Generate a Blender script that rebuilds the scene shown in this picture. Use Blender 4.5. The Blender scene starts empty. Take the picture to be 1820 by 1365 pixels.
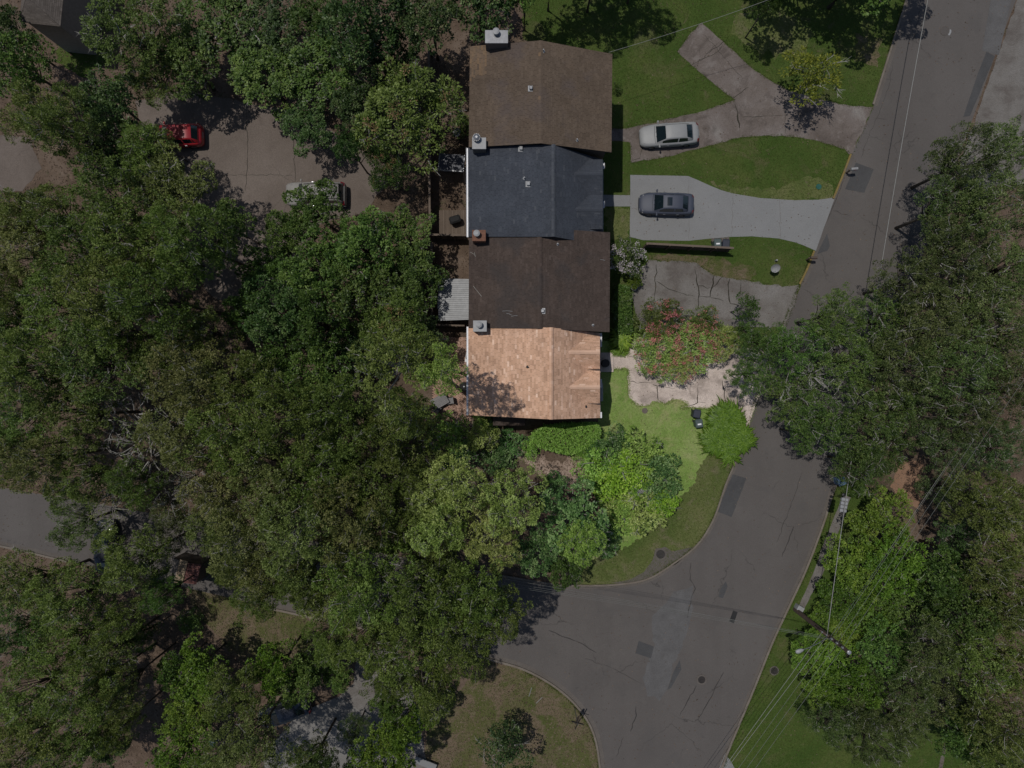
import bpy, bmesh, math, random
import numpy as np
from mathutils import Vector, Matrix

# ------------------------------------------------------------------ camera, sky, sun, exposure
scene = bpy.context.scene
H = 59.0            # camera height above the ground, metres
F = 1262.0          # focal length in pixels of a 1820 px wide frame
CX, CY = 910.0, 682.5
cam_d = bpy.data.cameras.new('drone_camera')
cam = bpy.data.objects.new('drone_camera', cam_d)
scene.collection.objects.link(cam)
cam.location = (0, 0, H)
cam.rotation_euler = (0, 0, 0)
cam_d.sensor_width = 36.0
cam_d.lens = F / 1820.0 * 36.0
cam_d.clip_start = 0.5
cam_d.clip_end = 1500.0
scene.camera = cam

SUN = Vector((-0.28, 0.185, 1.0)).normalized()      # direction towards the sun
world = bpy.data.worlds.new('World')
scene.world = world
world.use_nodes = True
wn = world.node_tree
wn.nodes.clear()
sky = wn.nodes.new('ShaderNodeTexSky')
sky.sky_type = 'NISHITA'
sky.sun_disc = False
sky.sun_elevation = math.asin(SUN.z)
sky.sun_rotation = math.atan2(SUN.x, SUN.y)
bg = wn.nodes.new('ShaderNodeBackground')
bg.inputs['Strength'].default_value = 0.085
wo = wn.nodes.new('ShaderNodeOutputWorld')
wn.links.new(sky.outputs[0], bg.inputs[0])
wn.links.new(bg.outputs[0], wo.inputs[0])

sd = bpy.data.lights.new('sun', 'SUN')
sd.energy = 3.5
sd.angle = math.radians(0.53)
sd.color = (1.0, 0.955, 0.89)
so = bpy.data.objects.new('sun', sd)
scene.collection.objects.link(so)
so.location = (-20, 15, 80)
so.rotation_euler = (-SUN).to_track_quat('-Z', 'Y').to_euler()

scene.view_settings.view_transform = 'Standard'
scene.view_settings.look = 'None'
scene.view_settings.gamma = 1.0
scene.view_settings.use_curve_mapping = False
scene.view_settings.exposure = -0.65

# ------------------------------------------------------------------ helpers
COL = scene.collection
RNG = np.random.default_rng(7)
random.seed(7)

def P(px, py, z=0.0):
    """point of the place seen at a photo pixel, at height z"""
    k = (H - z) / F
    return Vector(((px - CX) * k, -(py - CY) * k, z))

def G2(px, py):
    v = P(px, py)
    return (v.x, v.y)

def tag(o, label=None, cat=None, group=None, kind=None):
    if label: o['label'] = label
    if cat: o['category'] = cat
    if group: o['group'] = group
    if kind: o['kind'] = kind
    return o

def empty(name, loc=(0, 0, 0), rz=0.0, label=None, cat=None, group=None):
    o = bpy.data.objects.new(name, None)
    COL.objects.link(o)
    o.location = loc
    o.rotation_euler = (0, 0, rz)
    o.empty_display_size = 0.3
    return tag(o, label, cat, group)

class MB:
    """collects geometry and links it as ONE mesh object"""
    def __init__(s):
        s.v = []; s.f = []; s.t = []; s.smooth = False
    def add(s, verts, faces, tint=0.5):
        n = len(s.v)
        s.v.extend([tuple(p) for p in verts])
        s.f.extend([tuple(i + n for i in q) for q in faces])
        s.t.extend([tint] * len(verts))
        return s
    def box(s, c, size, rz=0.0, tint=0.5, taper=1.0, rx=0.0):
        cx, cy, cz = c; a, b, h = size[0] / 2, size[1] / 2, size[2] / 2
        vs = []
        m = Matrix.Rotation(rz, 3, 'Z') @ Matrix.Rotation(rx, 3, 'X')
        for dz, k in ((-h, 1.0), (h, taper)):
            for dx, dy in ((-a, -b), (a, -b), (a, b), (-a, b)):
                p = m @ Vector((dx * k, dy * k, dz))
                vs.append((cx + p.x, cy + p.y, cz + p.z))
        return s.add(vs, [(0, 3, 2, 1), (4, 5, 6, 7), (0, 1, 5, 4), (1, 2, 6, 5), (2, 3, 7, 6), (3, 0, 4, 7)], tint)
    def bbox(s, c, size, bev, rz=0.0, tint=0.5):
        """box with chamfered upright and top edges"""
        cx, cy, cz = c; a, b, h = size[0] / 2, size[1] / 2, size[2] / 2
        ring = []
        m = Matrix.Rotation(rz, 3, 'Z')
        def rr(a, b, bv, z):
            out = []
            for sx, sy in ((-1, -1), (1, -1), (1, 1), (-1, 1)):
                p1 = (sx * (a - bv), sy * b); p2 = (sx * a, sy * (b - bv))
                out += [p1, p2]
            # order counter-clockwise by angle
            out.sort(key=lambda q: math.atan2(q[1], q[0]))
            return [(cx + (m @ Vector((q[0], q[1], 0))).x, cy + (m @ Vector((q[0], q[1], 0))).y, z) for q in out]
        r0 = rr(a, b, bev, cz - h); r1 = rr(a, b, bev, cz + h - bev); r2 = rr(a - bev, b - bev, bev, cz + h)
        n = len(r0)
        f = []
        for k in (0, 1):
            for i in range(n):
                j = (i + 1) % n
                f.append((k * n + i, k * n + j, (k + 1) * n + j, (k + 1) * n + i))
        f.append(tuple(2 * n + i for i in range(n)))
        f.append(tuple(n - 1 - i for i in range(n)))
        return s.add(r0 + r1 + r2, f, tint)
    def lathe(s, c, prof, n=16, tint=0.5, cap=True):
        """prof: list of (radius, z)"""
        vs = []; f = []
        for r, z in prof:
            for i in range(n):
                a = 2 * math.pi * i / n
                vs.append((c[0] + r * math.cos(a), c[1] + r * math.sin(a), c[2] + z))
        for k in range(len(prof) - 1):
            for i in range(n):
                j = (i + 1) % n
                f.append((k * n + i, k * n + j, (k + 1) * n + j, (k + 1) * n + i))
        if cap:
            f.append(tuple((len(prof) - 1) * n + i for i in range(n)))
            f.append(tuple(n - 1 - i for i in range(n)))
        return s.add(vs, f, tint)
    def tube(s, pts, rad, n=6, tint=0.5, cap=True):
        pts = [Vector(p) for p in pts]
        if not isinstance(rad, (list, tuple)): rad = [rad] * len(pts)
        vs = []; f = []
        for k, p in enumerate(pts):
            d = (pts[min(k + 1, len(pts) - 1)] - pts[max(k - 1, 0)])
            if d.length < 1e-9: d = Vector((0, 0, 1))
            d.normalize()
            u = d.cross(Vector((0, 0, 1)))
            if u.length < 0.05: u = d.cross(Vector((1, 0, 0)))
            u.normalize(); w = d.cross(u)
            for i in range(n):
                a = 2 * math.pi * i / n
                q = p + (u * math.cos(a) + w * math.sin(a)) * rad[k]
                vs.append((q.x, q.y, q.z))
        for k in range(len(pts) - 1):
            for i in range(n):
                j = (i + 1) % n
                f.append((k * n + i, k * n + j, (k + 1) * n + j, (k + 1) * n + i))
        if cap:
            f.append(tuple(n - 1 - i for i in range(n)))
            f.append(tuple((len(pts) - 1) * n + i for i in range(n)))
        return s.add(vs, f, tint)
    def prism(s, poly, z0, z1, tint=0.5):
        n = len(poly)
        vs = [(p[0], p[1], z0) for p in poly] + [(p[0], p[1], z1) for p in poly]
        f = [tuple(range(n - 1, -1, -1)), tuple(range(n, 2 * n))]
        for i in range(n):
            j = (i + 1) % n
            f.append((i, j, n + j, n + i))
        return s.add(vs, f, tint)
    def slab(s, quad, th, tint=0.5):
        """quad: four 3D points, thickened straight down"""
        q = [Vector(p) for p in quad]
        vs = q + [p - Vector((0, 0, th)) for p in q]
        return s.add(vs, [(0, 1, 2, 3), (7, 6, 5, 4), (0, 4, 5, 1), (1, 5, 6, 2), (2, 6, 7, 3), (3, 7, 4, 0)], tint)
    def mesh(s, name, recalc=True):
        me = bpy.data.meshes.new(name)
        me.from_pydata(s.v, [], s.f)
        if recalc:
            bm = bmesh.new(); bm.from_mesh(me)
            bmesh.ops.recalc_face_normals(bm, faces=bm.faces)
            bm.to_mesh(me); bm.free()
        at = me.attributes.new('tint', 'FLOAT', 'POINT')
        at.data.foreach_set('value', np.array(s.t, dtype=np.float32))
        if s.smooth:
            me.polygons.foreach_set('use_smooth', np.ones(len(me.polygons), dtype=bool))
        me.update()
        return me
    def build(s, name, mat, parent=None, recalc=True):
        me = s.mesh(name, recalc)
        if mat: me.materials.append(mat)
        o = bpy.data.objects.new(name, me)
        COL.objects.link(o)
        if parent: o.parent = parent
        return o

def link_mesh(name, me, parent=None, loc=None, rz=None):
    o = bpy.data.objects.new(name, me)
    COL.objects.link(o)
    if parent: o.parent = parent
    if loc is not None: o.location = loc
    if rz is not None: o.rotation_euler = (0, 0, rz)
    return o

def quads_mesh(name, V, tint, nv=4):
    """V: (n, nv, 3) array of separate faces; tint: (n,)"""
    n = len(V)
    me = bpy.data.meshes.new(name)
    me.vertices.add(n * nv)
    me.vertices.foreach_set('co', np.ascontiguousarray(V, dtype=np.float32).ravel())
    me.loops.add(n * nv)
    me.loops.foreach_set('vertex_index', np.arange(n * nv, dtype=np.int32))
    me.polygons.add(n)
    me.polygons.foreach_set('loop_start', np.arange(0, n * nv, nv, dtype=np.int32))
    me.polygons.foreach_set('loop_total', np.full(n, nv, dtype=np.int32))
    at = me.attributes.new('tint', 'FLOAT', 'POINT')
    at.data.foreach_set('value', np.repeat(np.asarray(tint, dtype=np.float32), nv))
    me.update(calc_edges=True)
    return me

def copy_tree(o, parent=None):
    c = o.copy()
    COL.objects.link(c)
    if parent: c.parent = parent
    for ch in list(o.children): copy_tree(ch, c)
    return c

def inside(poly, x, y):
    poly = np.asarray(poly)
    r = np.zeros(len(x), dtype=bool)
    n = len(poly)
    j = n - 1
    for i in range(n):
        xi, yi = poly[i]; xj, yj = poly[j]
        c = ((yi > y) != (yj > y)) & (x < (xj - xi) * (y - yi) / (yj - yi + 1e-12) + xi)
        r ^= c
        j = i
    return r

def rough_poly(px_poly, amp=0.05, step=0.35, seed=1, closed=True):
    """pixel polygon -> world polygon, its edges made slightly uneven"""
    rg = np.random.default_rng(seed)
    pts = [Vector(G2(*p)) for p in px_poly]
    out = []
    n = len(pts)
    for i in range(n if closed else n - 1):
        a = pts[i]; b = pts[(i + 1) % n]
        L = (b - a).length
        m = max(1, int(L / step))
        d = (b - a) / max(L, 1e-6); nn = Vector((-d.y, d.x))
        for k in range(m):
            t = k / m
            w = amp * (1 if k else 0.3)
            out.append(tuple(a + (b - a) * t + nn * float(rg.normal(0, w))))
    if not closed: out.append(tuple(pts[-1]))
    return out

def smooth_line(px, n=6):
    """Catmull-Rom through pixel points -> world 2D points"""
    p = [Vector(G2(*q)) for q in px]
    p = [p[0] * 2 - p[1]] + p + [p[-1] * 2 - p[-2]]
    out = []
    for i in range(1, len(p) - 2):
        for k in range(n):
            t = k / n
            a, b, c, d = p[i - 1], p[i], p[i + 1], p[i + 2]
            out.append(0.5 * ((2 * b) + (c - a) * t + (2 * a - 5 * b + 4 * c - d) * t * t + (3 * b - a - 3 * c + d) * t ** 3))
    out.append(p[-2])
    return out

def sheet(name, poly, z, mat, kind='structure'):
    o = MB().add([(x, y, z) for x, y in poly], [tuple(range(len(poly)))]).build(name, mat)
    # face up
    if o.data.polygons[0].normal.z < 0:
        o.data.flip_normals()
    if kind: o['kind'] = kind
    return o

# ------------------------------------------------------------------ materials
def new_mat(name):
    m = bpy.data.materials.new(name)
    m.use_nodes = True
    nt = m.node_tree
    b = nt.nodes['Principled BSDF']
    return m, nt, b

def N(nt, typ, **kw):
    n = nt.nodes.new(typ)
    for k, v in kw.items():
        if k in n.inputs: n.inputs[k].default_value = v
        else: setattr(n, k, v)
    return n

def coords(nt, scale=(1, 1, 1), rot=(0, 0, 0)):
    tc = N(nt, 'ShaderNodeTexCoord')
    mp = N(nt, 'ShaderNodeMapping')
    mp.inputs['Scale'].default_value = scale
    mp.inputs['Rotation'].default_value = rot
    nt.links.new(tc.outputs['Object'], mp.inputs[0])
    return mp.outputs[0]

def noise(nt, vec, scale, detail=4, rough=0.55, dist=0.0):
    n = N(nt, 'ShaderNodeTexNoise')
    n.inputs['Scale'].default_value = scale
    n.inputs['Detail'].default_value = detail
    n.inputs['Roughness'].default_value = rough
    n.inputs['Distortion'].default_value = dist
    nt.links.new(vec, n.inputs['Vector'])
    return n.outputs['Fac']

def ramp(nt, fac, stops):
    r = N(nt, 'ShaderNodeValToRGB')
    el = r.color_ramp.elements
    while len(el) < len(stops): el.new(0.5)
    for e, (p, c) in zip(el, stops):
        e.position = p
        e.color = (c[0], c[1], c[2], 1) if hasattr(c, '__len__') else (c, c, c, 1)
    nt.links.new(fac, r.inputs[0])
    return r.outputs[0]

def mix(nt, fac, a, b, mode='MIX'):
    m = N(nt, 'ShaderNodeMix', data_type='RGBA', blend_type=mode)
    for key, val in ((0, fac), (6, a), (7, b)):
        if isinstance(val, (int, float)): m.inputs[key].default_value = val
        elif hasattr(val, '__len__'): m.inputs[key].default_value = (*val[:3], 1)
        else: nt.links.new(val, m.inputs[key])
    return m.outputs[2]

def bump(nt, b, h, strength=0.3, dist=0.02):
    n = N(nt, 'ShaderNodeBump')
    n.inputs['Strength'].default_value = strength
    n.inputs['Distance'].default_value = dist
    nt.links.new(h, n.inputs['Height'])
    nt.links.new(n.outputs[0], b.inputs['Normal'])

def plain(name, col, rough=0.6, metal=0.0, var=0.15, scale=6.0, spec=0.5, coat=0.0, keep=False):
    col = al(col, keep)
    m, nt, b = new_mat(name)
    v = coords(nt)
    n1 = noise(nt, v, scale, 5)
    c = ramp(nt, n1, [(0.3, [x * (1 - var) for x in col]), (0.7, [min(1, x * (1 + var)) for x in col])])
    nt.links.new(c, b.inputs['Base Color'])
    b.inputs['Roughness'].default_value = rough
    b.inputs['Metallic'].default_value = metal
    b.inputs['Specular IOR Level'].default_value = spec
    b.inputs['Coat Weight'].default_value = coat
    return m

AL = 0.57     # base colours below are noted relative to a pale reading; this brings them to real-world values
def al(c, keep):  # keep skips the scaling; corner lot colours use it to stay highlit
    return tuple(c) if keep else tuple(x * AL for x in c)

def ground_mat(name, stops, big=0.25, fine=9.0, spots=None, bumpd=0.03, rough=0.95, streak=None, keep=False, cracks=None):
    """mottled ground: colour stops over a large noise, fine grain over it, spots = (threshold, colour, scale)"""
    m, nt, b = new_mat(name)
    v = coords(nt)
    stops = [(p, al(c_, keep)) for p, c_ in stops]
    n1 = noise(nt, v, big, 6, 0.62, 0.4)
    c = ramp(nt, n1, stops)
    n2 = noise(nt, v, fine, 4, 0.7)
    g = ramp(nt, n2, [(0.25, 0.72), (0.75, 1.28)])
    c = mix(nt, 1.0, c, g, 'MULTIPLY')
    if streak:
        rot, sc, lo, hi = streak
        vs = coords(nt, (sc, 0.012, 1), (0, 0, rot))
        s = noise(nt, vs, 1.0, 3, 0.5)
        c = mix(nt, 1.0, c, ramp(nt, s, [(0.3, lo), (0.7, hi)]), 'MULTIPLY')
    if spots:
        for th, colr, sc, amt in spots:
            s = noise(nt, v, sc, 5, 0.65, 0.6)
            f = ramp(nt, s, [(th, 0.0), (min(0.99, th + 0.12), amt)])
            c = mix(nt, f, c, al(colr, keep))
    if cracks:
        sc, w, colr = cracks
        vo = N(nt, 'ShaderNodeTexVoronoi', feature='DISTANCE_TO_EDGE')
        vo.inputs['Scale'].default_value = sc
        wv = N(nt, 'ShaderNodeVectorMath', operation='ADD')
        nz = N(nt, 'ShaderNodeTexNoise'); nz.inputs['Scale'].default_value = 1.5; nz.inputs['Detail'].default_value = 6
        nt.links.new(v, nz.inputs['Vector'])
        sc2 = N(nt, 'ShaderNodeVectorMath', operation='SCALE'); sc2.inputs['Scale'].default_value = 0.9
        nt.links.new(nz.outputs['Color'], sc2.inputs[0])
        nt.links.new(v, wv.inputs[0]); nt.links.new(sc2.outputs[0], wv.inputs[1])
        nt.links.new(wv.outputs[0], vo.inputs['Vector'])
        f = ramp(nt, vo.outputs['Distance'], [(0.0, 0.75), (w, 0.0)])
        gate = ramp(nt, noise(nt, v, 0.22, 3), [(0.5, 0.0), (0.6, 1.0)])
        f = mix(nt, 1.0, f, gate, 'MULTIPLY')
        c = mix(nt, f, c, al(colr, keep))
    nt.links.new(c, b.inputs['Base Color'])
    b.inputs['Roughness'].default_value = rough
    b.inputs['Specular IOR Level'].default_value = 0.25
    bump(nt, b, n2, 0.5, bumpd)
    return m

def tint_mat(name, stops, rough=0.9, var=0.12, spec=0.3, patch=None, keep=False, patches=()):
    """colour picked by the piece's own tint"""
    stops = [(p, al(c_, keep)) for p, c_ in stops]
    m, nt, b = new_mat(name)
    a = N(nt, 'ShaderNodeAttribute'); a.attribute_name = 'tint'
    c = ramp(nt, a.outputs['Fac'], stops)
    v = coords(nt)
    n = noise(nt, v, 14, 4, 0.7)
    c = mix(nt, 1.0, c, ramp(nt, n, [(0.3, 1 - var), (0.7, 1 + var)]), 'MULTIPLY')
    n0 = noise(nt, v, 0.5, 5, 0.6)
    c = mix(nt, 1.0, c, ramp(nt, n0, [(0.3, 0.82), (0.7, 1.16)]), 'MULTIPLY')
    for th, colr, sc, amt in patches:
        s = noise(nt, v, sc, 5, 0.6, 0.4)
        c = mix(nt, ramp(nt, s, [(th, 0.0), (min(.99, th + 0.1), amt)]), c, al(colr, keep))
    nt.links.new(c, b.inputs['Base Color'])
    b.inputs['Roughness'].default_value = rough
    b.inputs['Specular IOR Level'].default_value = spec
    return m

def leaf_mat(name, lo, mid, hi, trans=0.25, rough=0.5, spec=0.35, objvar=0.28, tcol=(1.0, 1.15, 0.5)):
    m, nt, b = new_mat(name)
    lo, mid, hi = [[x * 1.12 for x in c_] for c_ in (lo, mid, hi)]
    a = N(nt, 'ShaderNodeAttribute'); a.attribute_name = 'tint'
    c = ramp(nt, a.outputs['Fac'], [(0.0, lo), (0.5, mid), (1.0, hi)])
    oi = N(nt, 'ShaderNodeObjectInfo')
    c = mix(nt, 1.0, c, ramp(nt, oi.outputs['Random'], [(0.0, 1 - objvar), (1.0, 1 + objvar)]), 'MULTIPLY')
    if objvar:
        sh = N(nt, 'ShaderNodeMath', operation='FRACT')
        mu = N(nt, 'ShaderNodeMath', operation='MULTIPLY'); mu.inputs[1].default_value = 7.31
        nt.links.new(oi.outputs['Random'], mu.inputs[0]); nt.links.new(mu.outputs[0], sh.inputs[0])
        c = mix(nt, 1.0, c, ramp(nt, sh.outputs[0], [(0.0, (0.86, 1.04, 0.9)), (1.0, (1.06, 0.99, 1.05))]), 'MULTIPLY')
    nt.links.new(c, b.inputs['Base Color'])
    b.inputs['Roughness'].default_value = rough
    b.inputs['Specular IOR Level'].default_value = spec
    tr = N(nt, 'ShaderNodeBsdfTranslucent')
    cc = mix(nt, 1.0, c, tcol, 'MULTIPLY')
    nt.links.new(cc, tr.inputs['Color'])
    ms = N(nt, 'ShaderNodeMixShader'); ms.inputs[0].default_value = trans
    out = nt.nodes['Material Output']
    nt.links.new(b.outputs[0], ms.inputs[1]); nt.links.new(tr.outputs[0], ms.inputs[2])
    nt.links.new(ms.outputs[0], out.inputs['Surface'])
    return m

M = {}
M['dirt'] = ground_mat('leaf_litter_soil', [(0.3, (0.11, 0.078, 0.055)), (0.5, (0.19, 0.135, 0.098)), (0.7, (0.27, 0.205, 0.16))], 0.35, 11, spots=[(0.55, (0.31, 0.225, 0.165), 1.7, 0.6), (0.58, (0.08, 0.105, 0.035), 0.9, 0.7)])
M['lawn'] = ground_mat('mown_lawn', [(0.3, (0.068, 0.128, 0.020)), (0.5, (0.093, 0.15, 0.028)), (0.7, (0.14, 0.175, 0.045))], 0.3, 7, spots=[(0.55, (0.20, 0.175, 0.09), 0.28, 0.6), (0.60, (0.25, 0.19, 0.125), 0.8, 0.55), (0.57, (0.05, 0.11, 0.016), 1.4, 0.6)])
M['lawn_pale'] = ground_mat('mown_pale_lawn', [(0.3, (0.12, 0.215, 0.04)), (0.5, (0.19, 0.28, 0.07)), (0.7, (0.29, 0.32, 0.14))], 0.5, 6, spots=[(0.53, (0.36, 0.31, 0.18), 0.45, 0.6), (0.56, (0.10, 0.19, 0.03), 1.3, 0.55), (0.60, (0.40, 0.33, 0.21), 2.4, 0.5)], keep=True)  # corner lot lawn, the highlight put into its grass colour
M['lawn_dry'] = ground_mat('thin_lawn', [(0.3, (0.10, 0.135, 0.032)), (0.5, (0.155, 0.16, 0.058)), (0.7, (0.22, 0.175, 0.11))], 0.35, 8, spots=[(0.46, (0.26, 0.19, 0.135), 0.45, 0.85), (0.56, (0.32, 0.245, 0.185), 2.0, 0.6)])
ROADROT = math.radians(20)
M['asphalt'] = ground_mat('worn_asphalt', [(0.25, (0.165, 0.15, 0.142)), (0.5, (0.185, 0.168, 0.158)), (0.75, (0.205, 0.188, 0.178))], 0.12, 26, streak=(-math.radians(-17.0), 0.42, 0.93, 1.06), spots=[(0.55, (0.155, 0.145, 0.14), 0.35, 0.45), (0.58, (0.22, 0.205, 0.19), 0.8, 0.35), (0.62, (0.10, 0.09, 0.085), 1.6, 0.45)], bumpd=0.012, cracks=(0.16, 0.006, (0.075, 0.07, 0.065)))
M['asphalt_cross'] = ground_mat('worn_asphalt_side', [(0.25, (0.165, 0.15, 0.142)), (0.5, (0.185, 0.168, 0.158)), (0.75, (0.205, 0.188, 0.178))], 0.12, 26, streak=(math.radians(100), 0.4, 0.92, 1.07), spots=[(0.55, (0.155, 0.145, 0.14), 0.35, 0.45), (0.58, (0.22, 0.205, 0.19), 0.8, 0.35), (0.62, (0.10, 0.09, 0.085), 2.0, 0.5)], bumpd=0.012, cracks=(0.2, 0.006, (0.075, 0.07, 0.065)))
M['patch'] = ground_mat('newer_asphalt', [(0.3, (0.105, 0.105, 0.108)), (0.7, (0.135, 0.135, 0.138))], 0.8, 24, bumpd=0.012)
M['patch_dark'] = ground_mat('fresh_asphalt', [(0.3, (0.045, 0.045, 0.047)), (0.7, (0.06, 0.06, 0.062))], 0.8, 24, bumpd=0.012)
M['patch_light'] = ground_mat('scraped_asphalt', [(0.3, (0.165, 0.16, 0.16)), (0.7, (0.215, 0.21, 0.21))], 0.9, 20, spots=[(0.55, (0.155, 0.148, 0.143), 1.6, 0.6)], bumpd=0.012)
M['tar'] = plain('tar', (0.055, 0.05, 0.047), 0.8)
M['conc_new'] = ground_mat('new_concrete', [(0.3, (0.345, 0.35, 0.352)), (0.7, (0.385, 0.388, 0.39))], 0.35, 30, bumpd=0.006, rough=0.9, spots=[(0.56, (0.33, 0.33, 0.328), 0.8, 0.5)])
M['conc_brown'] = ground_mat('stained_concrete', [(0.3, (0.17, 0.14, 0.122)), (0.48, (0.25, 0.21, 0.188)), (0.58, (0.28, 0.24, 0.22)), (0.7, (0.38, 0.35, 0.325))], 0.33, 12, spots=[(0.54, (0.13, 0.108, 0.095), 0.6, 0.65), (0.56, (0.38, 0.335, 0.31), 1.6, 0.6)], bumpd=0.015)
M['conc_grey'] = ground_mat('cracked_concrete', [(0.3, (0.19, 0.165, 0.15)), (0.5, (0.28, 0.26, 0.24)), (0.7, (0.345, 0.325, 0.31))], 0.4, 12, spots=[(0.54, (0.165, 0.14, 0.125), 0.6, 0.65), (0.60, (0.11, 0.095, 0.085), 2.6, 0.4)], bumpd=0.015)
M['conc_pink'] = ground_mat('weathered_pinkish_concrete', [(0.3, (0.30, 0.25, 0.22)), (0.5, (0.50, 0.42, 0.375)), (0.7, (0.66, 0.57, 0.515))], 0.42, 12, spots=[(0.53, (0.30, 0.25, 0.22), 0.7, 0.75), (0.56, (0.68, 0.59, 0.53), 1.5, 0.6)], bumpd=0.015, keep=True)  # corner lot concrete, brightened in its colour to read as highlighted
M['conc_drive'] = ground_mat('brown_grey_concrete', [(0.3, (0.20, 0.163, 0.138)), (0.5, (0.25, 0.206, 0.178)), (0.7, (0.30, 0.25, 0.218))], 0.2, 12, spots=[(0.56, (0.17, 0.136, 0.115), 0.5, 0.5)], bumpd=0.012, cracks=(0.25, 0.006, (0.09, 0.075, 0.065)))
M['kerb'] = ground_mat('kerb_concrete', [(0.25, (0.24, 0.20, 0.16)), (0.75, (0.36, 0.315, 0.27))], 1.2, 16, spots=[(0.6, (0.17, 0.15, 0.12), 1.3, 0.5)], bumpd=0.01)
M['kerb_yellow'] = ground_mat('worn_yellow_paint', [(0.25, (0.30, 0.22, 0.08)), (0.75, (0.40, 0.30, 0.11))], 1.2, 14, spots=[(0.55, (0.26, 0.23, 0.19), 1.8, 0.8)], bumpd=0.01)
M['gutter'] = ground_mat('gutter_concrete', [(0.25, (0.17, 0.15, 0.135)), (0.75, (0.23, 0.205, 0.185))], 0.8, 18, spots=[(0.6, (0.12, 0.105, 0.095), 1.3, 0.5)], bumpd=0.01)
M['crack'] = plain('crack_soil', (0.055, 0.05, 0.035), 1.0, var=0.4)
M['clay'] = ground_mat('bare_clay', [(0.25, (0.20, 0.12, 0.078)), (0.75, (0.27, 0.165, 0.11))], 0.6, 14, keep=True)
M['bark_grey'] = tint_mat('grey_bark', [(0, (0.15, 0.138, 0.12)), (1, (0.40, 0.385, 0.36))], 0.9, 0.25, keep=True)
M['leaf_strap'] = leaf_mat('strap_leaves', (0.06, 0.12, 0.01), (0.135, 0.235, 0.02), (0.25, 0.36, 0.045))
M['bark_brown'] = tint_mat('brown_bark', [(0, (0.10, 0.08, 0.062)), (1, (0.26, 0.225, 0.185))], 0.9, 0.25)
# foliage of each kind of tree
M['leaf_olive'] = leaf_mat('olive_leaves', (0.046, 0.066, 0.014), (0.108, 0.144, 0.028), (0.200, 0.242, 0.066), objvar=0.22)
M['leaf_bronze'] = leaf_mat('bronze_olive_leaves', (0.054, 0.066, 0.018), (0.122, 0.140, 0.038), (0.208, 0.22, 0.08), objvar=0.2)
M['leaf_green'] = leaf_mat('mid_green_leaves', (0.032, 0.062, 0.014), (0.076, 0.130, 0.026), (0.150, 0.21, 0.052))
M['leaf_bright'] = leaf_mat('bright_green_leaves', (0.042, 0.080, 0.010), (0.100, 0.165, 0.018), (0.19, 0.255, 0.042))
M['leaf_grey'] = leaf_mat('grey_green_leaves', (0.034, 0.054, 0.015), (0.082, 0.112, 0.030), (0.155, 0.185, 0.066))
M['leaf_dark'] = leaf_mat('deep_green_leaves', (0.020, 0.042, 0.014), (0.052, 0.090, 0.026), (0.13, 0.17, 0.065), rough=0.45, spec=0.3)
M['leaf_yellow'] = leaf_mat('yellow_green_leaves', (0.075, 0.09, 0.012), (0.15, 0.165, 0.02), (0.25, 0.24, 0.035))
M['leaf_sun'] = leaf_mat('sunny_olive_leaves', (0.11, 0.15, 0.03), (0.285, 0.35, 0.09), (0.48, 0.54, 0.20), objvar=.06)  # olive leaves of the corner lot, highlight painted into the colour
M['leaf_sungreen'] = leaf_mat('sunny_green_leaves', (0.09, 0.155, 0.028), (0.22, 0.34, 0.065), (0.40, 0.52, 0.14), objvar=.1)  # green leaves raised in colour to carry the corner lot highlight
M['leaf_lime'] = leaf_mat('lime_leaves', (0.10, 0.20, 0.014), (0.23, 0.40, 0.035), (0.40, 0.55, 0.09), objvar=.05)  # lime leaves, also brightened in colour for the highlighted lot
M['leaf_sundark'] = leaf_mat('glossy_deep_leaves', (0.034, 0.075, 0.026), (0.088, 0.175, 0.05), (0.28, 0.39, 0.16), rough=0.45, spec=0.3, objvar=.1)  # deep green leaves, lifted in colour for the highlighted lot
M['seed_orange'] = leaf_mat('rusty_seed_clusters', (0.13, 0.07, 0.035), (0.21, 0.115, 0.06), (0.30, 0.18, 0.10), trans=0.1, tcol=(1, .8, .6))
M['flower_red'] = leaf_mat('coral_red_flowers', (0.38, 0.10, 0.105), (0.52, 0.175, 0.17), (0.66, 0.33, 0.30), trans=0.2, tcol=(1, .9, .9))
M['flower_white'] = leaf_mat('white_flowers', (0.35, 0.34, 0.33), (0.5, 0.48, 0.48), (0.65, 0.63, 0.63), trans=0.15, tcol=(1, 1, 1))
M['grass_blade'] = leaf_mat('grass_blades', (0.04, 0.068, 0.011), (0.062, 0.09, 0.018), (0.115, 0.12, 0.042), trans=0.2, spec=0.15, rough=0.7, objvar=0.0)
M['grass_pale'] = leaf_mat('pale_grass_blades', (0.14, 0.21, 0.045), (0.22, 0.29, 0.085), (0.36, 0.38, 0.18), trans=0.2, spec=0.15, rough=0.7, objvar=0.0)  # blades matching the highlight painted into the corner lot lawn
M['litter'] = leaf_mat('fallen_leaves', (0.05, 0.035, 0.024), (0.11, 0.078, 0.055), (0.19, 0.145, 0.11), trans=0.05, spec=0.15, rough=0.9, objvar=0.0)
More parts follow.
